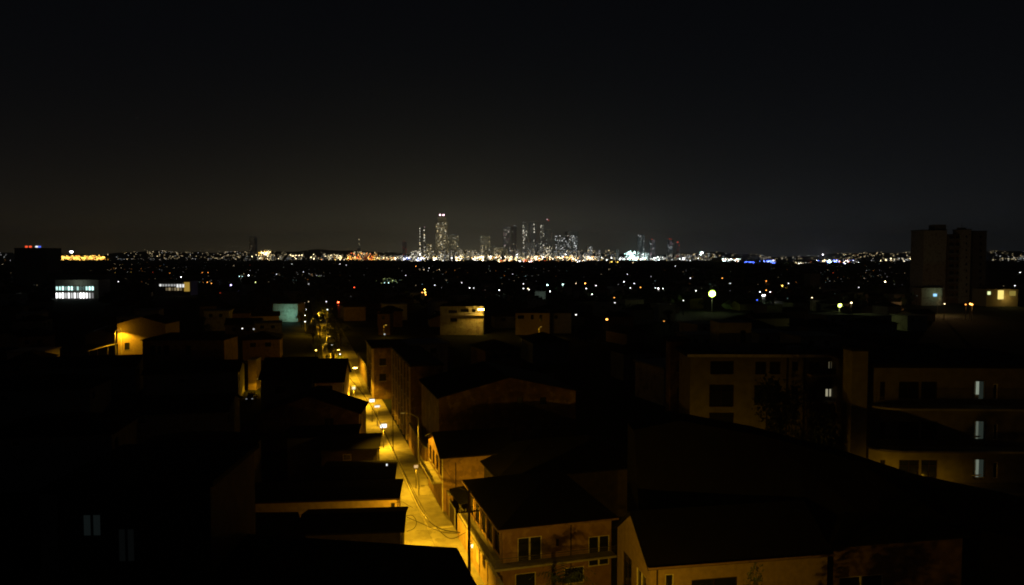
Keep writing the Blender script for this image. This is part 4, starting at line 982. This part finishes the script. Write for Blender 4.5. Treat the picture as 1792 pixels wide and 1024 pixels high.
b = MB(); rt = random.Random(9)
for i in range(7000):
    y = 420 + 3900 * rt.random(); x = y * rt.uniform(-.74, .74); h_ = rt.uniform(5, 11); r_ = rt.uniform(2, 5); px = 896 + x / y * F
    if (80 < px < 190 or 255 < px < 345 or 1600 < px or 1225 < px < 1270) and y < 615: continue
    for k in range(7):
        a = Vector((rt.gauss(0, 1), rt.gauss(0, 1), rt.gauss(0, .7))).normalized(); p = Vector((x, y, h_ * .6)) + Vector((rt.uniform(-r_, r_), rt.uniform(-r_, r_), rt.uniform(-.3, .4) * h_)); e_ = a.orthogonal() * r_ * .5; a = a * r_ * .6
        b.face([p - a, p + e_, p + a, p - e_])
tag(b.obj('far_foliage', M_['leafdark']), 'far dark tree cover between the suburb roofs', 'trees', kind='stuff')

# ================================================================== TREES
def at_tree(px, py, h, cw, k, label, group=None, m='leaf', Y=None):
    p = aty(px, py, Y) if Y else atz(px, py, 0); p.z = 0
    return tree(loc=p, h=h, cw=cw, kind=k, label=label, group=group, m=m)
# in front of apartment G
for px, ytop, Y, cw, k, lab in ((1345, 684, 78, 6.5, 'a', 'big dark tree before the stair tower block, broadest of three'), (1382, 700, 77, 4, 'b', 'slim dark tree between the two bigger trees'), (1425, 692, 76, 5, 'c', 'spiky dark tree in front of the lit curtain'), (1455, 730, 75, 4.5, 'a', 'small shrubby tree catching white light by the slab tower end')):
    z = aty(px, ytop, Y).z; p = aty(px, ytop, Y); tree(loc=(p.x, p.y, 0), h=z * 1.04, cw=cw, kind=k, label=lab, m='leafdark')
st = []
for s_, t_, h, cw, k in ((180, 8.6, 6.5, 4.6, 'a'), (189, 9.4, 6, 4.2, 'b'), (200, 9.0, 7, 5, 'c'), (214, 8.8, 7.5, 5, 'a')): tree(loc=ST(s_, t_), h=h, cw=cw, kind=k, label='leafy tree reaching over the road past the yellow street lamp', group='trees reaching over the road')
for (px, py, h, cw, k) in ( (560, 634, 8, 5, 'c'), (592, 628, 9, 6, 'a'), (575, 612, 10, 6, 'b'), (548, 604, 9, 6, 'c'), (596, 606, 9, 6, 'b'), (560, 592, 9, 6, 'a'), (586, 588, 10, 6.5, 'c'), (572, 572, 9, 7, 'a'), (528, 574, 9, 6, 'b'), (562, 560, 11, 7, 'c'), (530, 552, 9, 6, 'a'), (558, 546, 11, 7, 'b')):
    at_tree(px, py, h, cw, k, 'leafy street tree catching lamp light along the far street', 'trees lining the far street')
for (x, y, pw, c) in ((566, 640, 2500, (1, .6, .1)), (545, 585, 6000, (1, .62, .1)), (556, 572, 7000, (1, .6, .1)), (572, 624, 3500, (1, .62, .15))):
    p = atz(x, y, 0); street_lamp(p, 6.5, (.6, 0), 'yellow street lamp among the far street trees', pw, es=3, side=.3, group='lamps among the far street trees')
rr = random.Random(31)
for i in range(60):
    y = rr.uniform(150, 520); x = y * rr.uniform(-.7, .7)
    if not clear(x, y, 9): continue
    px = 896 + x / y * F
    if (190 < px < 400 and y < 205) or (640 < px < 1010 and 230 < y < 300) or (600 < px < 740 and y < 260) or (470 < px < 535 and y < 362) or (80 < px < 190) or (255 < px < 345) or px > 1600 or 1215 < px < 1285: continue
    tree(loc=(x, y, 0), h=rr.uniform(6, 10), cw=rr.uniform(5, 8), kind=rr.choice('abc'), label='dark garden tree among the unlit houses', group='dark garden trees', m='leafdark')
# palm in front of the balcony house
pp = aty(985, 1050, 60)
e = empty('palm_tree', (pp.x, pp.y, 0), 0, 'dark palm with drooping fronds in front of the iron balcony', 'palm')
hp = aty(985, 1012, 60).z
b = MB(); b.tube([(0, 0, 0), (.1, 0, hp * .5), (.05, .05, hp - .2)], [.2, .15, .13], 9); b.obj('trunk', M_['bark'], e)
b = MB(); rp = random.Random(2)
for i in range(16):
    a = i / 16 * 6.28 + rp.uniform(-.2, .2); L = rp.uniform(2.0, 2.9); up = rp.uniform(.4, 1.9); prev = None
    for k in range(12):
        t = k / 11; r_ = L * t; z = hp - .2 + up * math.sin(t * 2.2) * .9 - t * t * .9; c = Vector((math.cos(a) * r_ + .05, math.sin(a) * r_, z)); side = Vector((-math.sin(a), math.cos(a), 0)); fw = Vector((math.cos(a), math.sin(a), -.3))
        if prev is not None:
            for sg in (-1, 1):
                wl = .6 * math.sin(math.pi * min(1, t + .08)) + .05; b.face([prev, c, c + side * sg * wl + fw * .25 + Vector((0, 0, -wl * .5)), prev + side * sg * wl + fw * .2 + Vector((0, 0, -wl * .5))]) if False else b.face([prev.lerp(c, .2), prev.lerp(c, .7), prev.lerp(c, .5) + side * sg * wl + fw * .25 + Vector((0, 0, -wl * .45))])
        prev = c
b.obj('frond', M_['leafdark'], e)
# bush at the wall below B
pp = aty(1330, 1012, 52); tree(loc=(pp.x, pp.y, 0), h=aty(1330, 998, 52).z, cw=2.6, kind='b', label='small dark tree before the ochre house wall', m='leafdark')

# ================================================================== THE CITY
YC = 5000
WINM = {}
def unit_window(c, s):
    if (c, s) not in WINM:
        b = MB(); b.box(-.5, .5, -.5, 0, -.5, .5); WINM[(c, s)] = b.mesh('lit_window', E(c, s))
    return WINM[(c, s)]
def tower(label, x0, x1, ytop, Y, m, nwin=12, wc='wwy', ws=(.5, 1, 2), cols=None, crown=None, tops=None, shape='box', name='skyscraper', yb=457.5, depth=None, wsz=1.0, yw=None):
    rt = random.Random(int(x0 * 7 + ytop)); nwin = int(nwin * 1.5); wsz *= .8; ws = tuple(q * 1.9 for q in ws)
    if x0 < 965: wc = wc.replace('w', 'm')
    a = aty(x0, ytop, Y); c = aty(x1, ytop, Y); w = c.x - a.x; h = a.z; d = depth or max(w * .8, 12)
    e = empty(name, (a.x, Y, 0), 0, label, 'skyscraper')
    b = MB()
    if shape == 'round':
        k = 14; ring = [(w / 2 + w / 2 * math.cos(t * 6.2832 / k), d / 2 + d / 2 * math.sin(t * 6.2832 / k)) for t in range(k)]
        for i in range(k):
            p, q = ring[i], ring[(i + 1) % k]; b.face([(*p, 0), (*q, 0), (*q, h), (*p, h)])
        b.face([(*p, h) for p in ring])
    elif shape == 'notch':
        b.box(0, w * .42, 0, d, 0, h); b.box(w * .42 + .01, w, d * .15, d, 0, h * .965)
    else: b.box(0, w, 0, d, 0, h)
    b.obj('tower_body', m, e)
    if crown:
        cx0, cx1, cy = crown; A_ = aty(cx0, cy, Y); B_ = aty(cx1, cy, Y); b = MB(); b.box(A_.x - a.x, B_.x - a.x, d * .2, d * .8, h + .01, A_.z); b.obj('crown', m, e)
    for (tx, ty, col, s, sz) in (tops or ()):
        p = aty(tx, ty, Y)
        b = MB(); b.tube([(p.x - a.x, d * .4, min(h, p.z - 6)), (p.x - a.x, d * .4, p.z)], 1.2, 5); ms = b.obj('mast', M_['metal'], e)
        b = MB(); b.tube([(p.x - a.x, d * .3 - 2, p.z - sz), (p.x - a.x, d * .3 - 2, p.z + sz)], sz, 8); b.obj('beacon', E(col, s), ms)
    zt = h if yw is None else aty(x0, yw, Y).z
    for i in range(nwin):
        cx = rt.choice(cols) if cols else rt.uniform(.06, .94)
        z = rt.uniform(20, zt - 6); u = unit_window(rt.choice(wc), rt.choice(ws)); o = bpy.data.objects.new('lit_window', u); C.objects.link(o); o.parent = e
        o.location = (cx * w, -.4 if shape != 'round' else d / 2 - d / 2 * math.sin(math.acos(max(-.97, min(.97, cx * 2 - 1)))) - .3, z); sx = rt.uniform(3, 6) * wsz; o.scale = (sx, 1, rt.uniform(3, 5) * wsz)
    return e
CM = dict(
    olive=citymat('tower_olive', (.85, .8, .5), .17, .75, (.1, .1, .08), 5, 3.6, (1, .9, .45)),
    warm=citymat('tower_warm', (.95, .8, .4), .3, .7, (.1, .1, .08), 5, 3.6, (1, .75, .35), seed=3),
    dim=citymat('tower_dim', (.92, .88, .7), .05, .55, (.11, .12, .12), 5, 3.6, seed=5),
    grey=citymat('tower_grey', (.75, .85, .95), .028, .6, (.13, .14, .15), 5, 3.6, seed=7),
    bandw=citymat('block_white', (1, .95, .8), 3.2, .55, (.1, .1, .1), 6, 4, (1, .85, .55), seed=1),
    bandy=citymat('block_yellow', (1, .78, .38), 3.0, .6, (.1, .1, .1), 6, 4, (1, .9, .6), seed=2),
    bando=citymat('block_orange', (1, .42, .08), 2.2, .5, (.1, .1, .1), 6, 4, (1, .65, .25), seed=3),
    bandr=citymat('block_red', (1, .2, .05), 1.6, .45, (.1, .1, .1), 6, 4, (1, .5, .2), seed=4),
    bandb=citymat('block_blue', (.08, .16, 1), 3.5, .6, (.1, .1, .1), 6, 4, (.4, .5, 1), seed=5),
    bandc=citymat('block_cyan', (.65, 1, .92), 4.0, .6, (.1, .1, .1), 6, 4, (.85, 1, 1), seed=6),
    bandd=citymat('block_dim', (1, .85, .6), .45, .4, (.1, .1, .1), 6, 4, (.8, .9, 1), seed=8),
    bandm=citymat('block_mid', (1, .85, .55), 1.1, .45, (.1, .1, .1), 6, 4, (.9, .95, 1), seed=9),
)
tower('slim tower with two columns of white lights, left of the tallest tower', 733, 744, 398, 5000, CM['dim'], 26, 'wwy', (.6, 1.2, 2), cols=(.15, .18, .85, .88), tops=[(735, 399, 'w', 2.5, 3.5), (742.5, 398, 'p', 1.5, 3)])
tower('tallest skyscraper, olive lit with two pink white beacons', 762, 782.5, 388, 4950, CM['warm'], 46, 'yyw', (.5, .8, 1.4), crown=(766, 780, 380), tops=[(769.8, 376, 'p', 9, 4.2), (775.6, 376, 'p', 9, 4.2)])
tower('dull olive slab tower directly right of the tallest one', 784, 802, 411.5, 5000, CM['olive'], 22, 'yw', (.4, .6, 1), cols=(.05, .07, .3, .5, .7, .93))
tower('short warm lit tower between the slim and the tallest towers', 746, 755, 427, 4900, CM['warm'], 10, 'yw', (.6, 1))
tower('faint dark tower far left of the slim tower', 704, 711, 423, 5300, CM['grey'], 3, 'r', (.5,), tops=[(707, 422, 'r', .5, 2)])
tower('squared olive tower standing alone, mid skyline', 841, 858, 412, 5000, CM['olive'], 26, 'yw', (.4, .6, 1), shape='notch', cols=(.08, .2, .5, .55, .9))
tower('grey tower with scattered pink windows, left of the arched one', 880, 893, 397, 5100, CM['grey'], 18, 'pww', (.3, .5, .8), yw=396)
tower('smooth grey tower with an arc of light on top', 895, 904, 395, 5150, CM['grey'], 2, 'w', (.4,), tops=[(897, 395.5, 'w', .8, 2.4), (900, 394.5, 'w', .8, 2.4), (902.5, 395.5, 'w', .5, 2.4)], shape='round')
tower('tower with a ragged white column of lights, left of a twin', 914, 924, 389, 5000, CM['dim'], 24, 'w', (.5, 1, 1.6), cols=(.15, .25, .4, .7), tops=[(916, 389.5, 'w', 1.6, 3)])
tower('twin tower with one straight column of lights', 927, 939, 389, 5020, CM['grey'], 13, 'w', (.7, 1.2), cols=(.62, .66), tops=[(934.5, 390, 'w', 4, 3.6)])
tower('broad bluish block under the twin towers', 921, 944, 424, 4900, CM['grey'], 2, 'w', (.5,))
tower('tower with a red mast light and a stepped flank', 945, 953, 390, 5000, CM['dim'], 22, 'ww', (.5, .9, 1.5), tops=[(957.5, 384, 'p', 1.6, 2.8), (960, 385.5, 'r', 1.4, 2.6)])
tower('wide stepped wing with a lit rim beside the red mast tower', 951, 967, 402, 5030, CM['dim'], 40, 'wwy', (.4, .8, 1.3), yw=430)
tower('rounded tower dotted all over with white windows', 971, 990, 411, 5000, CM['dim'], 34, 'w', (.4, .7, 1.2), shape='round')
tower('rounded tower with a dark domed cap', 989, 1013, 404.5, 5040, CM['dim'], 42, 'w', (.4, .7, 1.2), shape='round', yw=410, tops=[(1002, 407, 'w', 1.2, 2.6)])
tower('low warm block with a glowing roof line left of the grey towers', 862, 886, 433, 4900, CM['olive'], 16, 'ys', (.6, 1), cols=None)
tower('low white fronted hall below the slim tower', 719, 736, 438.5, 4800, CM['bandw'], 4, 'w', (2,), name='building')
tower('small dotted tower at the end of the main skyline', 1027, 1037, 430, 5000, CM['dim'], 10, 'w', (.6, 1))
tower('slim dark tower with a white column edge, first of the right group', 1116, 1128, 410, 5000, CM['grey'], 16, 'w', (.4, .8), cols=(.08, .1, .9, .4))
tower('tower with a red beacon, second of the right group', 1137, 1147, 419, 5000, CM['grey'], 10, 'wp', (.3, .6), tops=[(1141.5, 418.5, 'r', 2, 2.6)])
tower('reddish tower with two beacons, third of the right group', 1169, 1178, 420, 5000, CM['grey'], 10, 'pw', (.3, .6), tops=[(1172, 418, 'r', 1.2, 2.6), (1175, 419, 'r', .8, 2)])
tower('thin reddish tower with a bright red top, last of the right group', 1183, 1189, 425, 5000, CM['grey'], 6, 'r', (.2, .4), tops=[(1186, 424, 'r', 3, 3)])
tower('very faint tower alone over the left suburbs', 436, 447, 414, 5600, CM['grey'], 8, 'y', (.15, .3))
tower('faint stack of lights over the orange district', 625, 631, 434, 5000, CM['grey'], 4, 'y', (.8,), tops=[(628, 419, 'y', 1, 2.6), (628, 426, 'y', .7, 2)])
# low rise blocks: clusters along the horizon: x0, x1, top range, base range, material choices, count
rc = random.Random(77)
blocks = []
def cluster(x0, x1, t0, t1, mats, n, Y0=4300, Y1=5200, w0=2, w1=6, group='lit city blocks below the skyline', lab='low city block with lit windows along the foot of the skyline'):
    for i in range(n):
        x = rc.uniform(x0, x1); wpx = rc.uniform(w0, w1); Y = rc.uniform(Y0, Y1); top = rc.uniform(t0, t1)
        a = aty(x, top, Y); blocks.append((a.x, Y, wpx / F * Y, rc.uniform(10, 25), max(a.z, 5), rc.choice(mats), group, lab))
L1_ = 'low warm lit block on the far left part of the horizon'
cluster(560, 700, 446, 451, ('bandy', 'bando', 'bandm'), 26, lab='orange and yellow lit block left of the skyline')
cluster(605, 655, 440, 450, ('bando', 'bandr', 'bandy'), 14, lab='orange and red lit block under the faint stack of lights')
cluster(690, 740, 446, 451, ('bandw', 'bandw', 'bandb'), 14)
cluster(735, 1040, 445, 452, ('bandw', 'bandy', 'bandy', 'bandm', 'bandw'), 90)
cluster(745, 905, 434, 446, ('bandm', 'warmx', 'bandd', 'bandd'), 40)
cluster(900, 1080, 436, 447, ('bandd', 'bandm', 'bandd'), 30)
cluster(860, 1000, 452, 455, ('bandr', 'bando', 'bandy'), 14, 3900, 4200, lab='red lit block just in front of the bright band')
cluster(1040, 1250, 449, 453, ('bandw', 'bandm', 'bandd', 'bandy'), 34)
cluster(1090, 1135, 441, 451, ('bandc',), 12, w0=2, w1=4, lab='cyan white lit block under the right group of towers')
cluster(1120, 1170, 450, 453, ('bandc', 'bandw'), 10)
cluster(1165, 1250, 442, 450, ('bandd', 'bandm'), 16)
cluster(455, 476, 437, 446, ('bandy', 'bando'), 8, w0=2, w1=4, lab='brilliant yellow lit block on the left horizon')
cluster(440, 600, 447, 451, ('bandm', 'bandd', 'bandd'), 18, lab='faint warm lit block left of the orange district')
cluster(84, 183, 447.5, 454, ('bando', 'bandx', 'bandx'), 22, 5100, 5400, w0=3, w1=8, lab='orange lit depot block on the far left horizon', group='orange depot blocks')
cluster(1262, 1295, 452, 457, ('bandc', 'bandw', 'bandr'), 7, 3300, 3700, lab='whitish lit block right of the towers')
cluster(1303, 1318, 458, 461, ('bandb',), 4, 2900, 3100, w0=2, w1=5, lab='deep blue lit hall, first of the blue pair')
cluster(1336, 1356, 454, 461, ('bandb', 'bandb', 'bandw'), 7, 2900, 3100, w0=2, w1=4, lab='violet blue lit hall, second of the blue pair')
cluster(1375, 1420, 460, 463, ('bandw', 'bandy'), 10, 2700, 2900, lab='white lit block between the blue halls')
cluster(1418, 1505, 453, 462, ('bandw', 'bandb', 'bandm', 'bandr'), 20, 2800, 3000, w0=1.5, w1=4, lab='mixed colour lit block at the fairground')
cluster(1520, 1612, 453, 459, ('bandy', 'bandm', 'bandd'), 16, 3400, 3800, w0=2, w1=5, lab='yellow lit block left of the dark high rise')
cluster(1556, 1566, 454, 456, ('bandw', 'bandb'), 3, 3400, 3600, lab='bright white lit block left of the dark high rise')
cluster(1735, 1792, 450, 458, ('bandd', 'bandm'), 10, 3600, 4200, lab='faint lit block right of the dark high rise')
cluster(200, 600, 451, 453, ('bandd',), 26)
CM['bandx'] = citymat('depot_orange', (1, .4, .03), 2.2, .6, (.1, .08, .05), 6, 4, (1, .62, .08), seed=13)
CM['warmx'] = citymat('block_warmx', (1, .75, .35), .8, .6, (.1, .09, .07), 5, 4, (1, .9, .6), seed=14)
rest = MB(); restm = list(CM.keys())
blocks.sort(key=lambda q: q[1])
for i, (x, Y, w_, d_, h_, m, g, lb) in enumerate(blocks):
    if i < 300:
        b = MB(); b.box(0, w_, 0, d_, 0, h_)
        if w_ > 9: b.box(w_ * .3, w_ * .6, d_ * .3, d_ * .7, h_ + .01, h_ + 3)
        o = b.obj('city_block', CM[m]); o.location = (x, Y, 0); tag(o, lb, 'building', g)
        o['group'] = lb + ' cluster' if lb else g
    else:
        rest.cur = restm.index(m); rest.box(x, x + w_, Y, Y + d_, 0, h_)
rest.obj('city_mass', [CM[k] for k in restm]); tag(bpy.data.objects['city_mass'], 'mass of lit low city blocks along the far horizon', 'city', kind='stuff')
# point lamps in the city band, one mass nobody could count
cl = MB(); cm_ = [E('w', 16), E('y', 14), E('s', 8), E('o', 6), E('w', 3), E('y', 2.5), E('y', 1), E('w', 1), E('b', 10), E('c', 22), E('r', 6)]
rl = random.Random(3)
def dots(x0, x1, y0, y1, n, ch, Y=4600, sz=3.2, g=None):
    for i in range(n):
        px = rl.gauss((x0 + x1) / 2, (x1 - x0) / 4) if g else rl.uniform(x0, x1); py = rl.uniform(y0, y1)
        Yy = Y * rl.uniform(.97, 1.03); p = aty(px, py, Yy); s = sz * rl.uniform(.5, 1.2)
        if p.z < 3: p = Vector((p.x, Yy, 4))
        cl.cur = rl.choice(ch); cl.box(p.x - s / 2, p.x + s / 2, p.y - s / 2, p.y + s / 2, p.z - s / 2, p.z + s / 2)
        cl.cur = 11; cl.box(p.x - .3, p.x + .3, p.y - .3, p.y + .3, 0, p.z - s / 2 - .01)
dots(690, 760, 450, 457, 120, (0, 0, 4, 8)); dots(740, 860, 448.5, 457.5, 300, (0, 1, 1, 2)); dots(820, 1040, 448, 457.5, 420, (0, 1, 1, 2, 3)); dots(560, 700, 450, 455, 110, (1, 2, 3, 5)); dots(610, 655, 443, 455, 70, (2, 3, 3, 10))
dots(1040, 1250, 451, 457, 130, (0, 4, 5, 2)); dots(1092, 1165, 449, 458, 120, (9, 0, 4)); dots(1096, 1112, 440, 456, 60, (9,), g=1); dots(745, 1080, 438, 449, 170, (5, 6, 7, 6)); dots(440, 600, 445, 453, 80, (5, 6, 1)); dots(455, 475, 440, 447, 50, (1, 2), g=1)
dots(84, 183, 449.5, 455, 220, (2, 3, 2), 5000, 3.5); dots(100, 175, 447, 452, 60, (2, 3), 5000, 3.5); dots(1265, 1295, 453, 460, 50, (9, 0, 3), 3400, 2.4); dots(1302, 1322, 458.5, 464, 80, (8,), 3000, 2.4, 1); dots(1334, 1360, 456, 464, 90, (8, 8, 8, 4), 3000, 2.2, 1)
dots(1373, 1425, 461, 466, 80, (0, 1), 2700, 2.0); dots(1425, 1505, 455, 466, 110, (0, 4, 8, 10, 1), 2800, 1.6); dots(1445, 1464, 455, 465, 60, (8, 8, 9), 2800, 2.2, 1); dots(1540, 1612, 452, 459, 60, (5, 1, 4), 3600, 2.2); dots(1557, 1566, 455, 458, 20, (0,), 3600, 3, 1)
dots(1178, 1262, 444, 452, 40, (5, 6, 7)); dots(870, 900, 455, 461, 26, (3, 10, 1), 3600, 2.6); dots(905, 930, 455, 462, 34, (3, 10, 0), 3600, 2.8); dots(940, 960, 456, 460, 16, (3, 10), 3600, 2.6); dots(1000, 1022, 455, 461, 26, (0, 2, 3), 3600, 2.6); dots(1062, 1082, 458, 462, 14, (2,), 3000, 2.2); dots(1085, 1130, 459, 462, 14, (1, 5), 3000, 2)
dots(1225, 1231, 442, 446, 16, (9, 0), 4600, 5, 1); dots(122, 127, 440, 442.5, 10, (0,), 5000, 5, 1); dots(1735, 1792, 452, 462, 26, (4, 5, 7), 3500, 1.8)
cl.obj('city_lamps', cm_ + [M_['metal']]); tag(bpy.data.objects['city_lamps'], 'countless street lamps glittering along the far city band', 'city lights', kind='stuff')
# hill side lights standing on the hills
hl = MB()
def hill_dots(x0, x1, k0, k1, n, ch, s0=1.7):
    for i in range(n):
        px = rl.uniform(x0, x1); Y = rl.uniform(6100, 7200); X = (px - 896) / F * Y; z = hh(X, Y)
        s = s0 * rl.uniform(.6, 1.3); hl.cur = rl.choice(ch); hl.cur = 6 if hl.cur == 5 and rl.random() < .6 else hl.cur; hl.box(X - s, X + s, Y - 3, Y + 3, z - 1, z + s * 1.4 + 1)
hill_dots(262, 450, 0, 1, 138, (5, 5, 6, 7, 5)); hill_dots(180, 262, 0, 1, 24, (6, 7, 5)); hill_dots(0, 180, 0, 1, 12, (7, 6)); hill_dots(450, 720, 0, 1, 54, (6, 5, 6)); hill_dots(1200, 1470, 0, 1, 54, (6, 7, 5, 6)); hill_dots(1470, 1615, 0, 1, 72, (5, 5, 6, 5)); hill_dots(1727, 1792, 0, 1, 24, (7, 6, 5)); hill_dots(1330, 1375, 0, 1, 18, (6, 7))
hl.obj('hillside_lights', cm_ + [M_['metal']]); tag(bpy.data.objects['hillside_lights'], 'countless small house lights on the far hillsides', 'city lights', kind='stuff')

for px, pw, c in ((640, 3e5, (1, .75, .4)), (735, 6e5, (1, .86, .55)), (815, 8e5, (1, .86, .55)), (905, 7e5, (1, .92, .72)), (990, 6e5, (.95, 1, .9)), (1125, 5e5, (.7, 1, .95)), (1440, 2.5e5, (.8, .85, 1)), (465, 1.5e5, (1, .75, .4))):  # lamps added to brighten the haze and the tower fronts
    p = aty(px, 446, 4550); e = empty('floodlight_mast', (p.x, 4550, 0), 0, 'added floodlight mast lighting haze and towers, lost in the bright band under the skyline', 'floodlight', 'added city floodlights'); b = MB(); b.tube([(0, 0, 0), (0, 0, p.z)], [.8, .4], 6); b.obj('pole', M_['metal'], e)
    b = MB(); b.box(-2.5, 2.5, -1, 1, p.z, p.z + 3); b.obj('lamp_head', E('w', 18), e); plight(e, (0, 0, p.z + 5), pw * .6, c, 1.5)

# ================================================================== HAZE
HAZE = True
if HAZE:
    b = MB(); b.box(-9500, 9500, -600, 10900, -2.5, 330)
    m = bpy.data.materials.new('haze'); m.use_nodes = True; n_ = m.node_tree.nodes; n_.remove(n_['Principled BSDF'])
    v = n_.new('ShaderNodeVolumePrincipled'); v.inputs['Color'].default_value = (.85, .87, .9, 1); v.inputs['Density'].default_value = .5 / 6000; v.inputs['Anisotropy'].default_value = .2
    m.node_tree.links.new(v.outputs[0], n_['Material Output'].inputs['Volume'])
    tag(b.obj('haze', m), kind='stuff')

# ================================================================== RENDER SETTINGS
sc.view_settings.view_transform = 'Standard'; sc.view_settings.look = 'None'; sc.view_settings.gamma = 1; sc.view_settings.exposure = 0
sc.render.engine = 'CYCLES'
cy = sc.cycles
cy.use_adaptive_sampling = False; cy.use_denoising = True; cy.max_bounces = 4; cy.diffuse_bounces = 2; cy.glossy_bounces = 2; cy.volume_bounces = 0
cy.sample_clamp_indirect = 1.0; cy.filter_width = 1.9; cy.use_light_tree = True
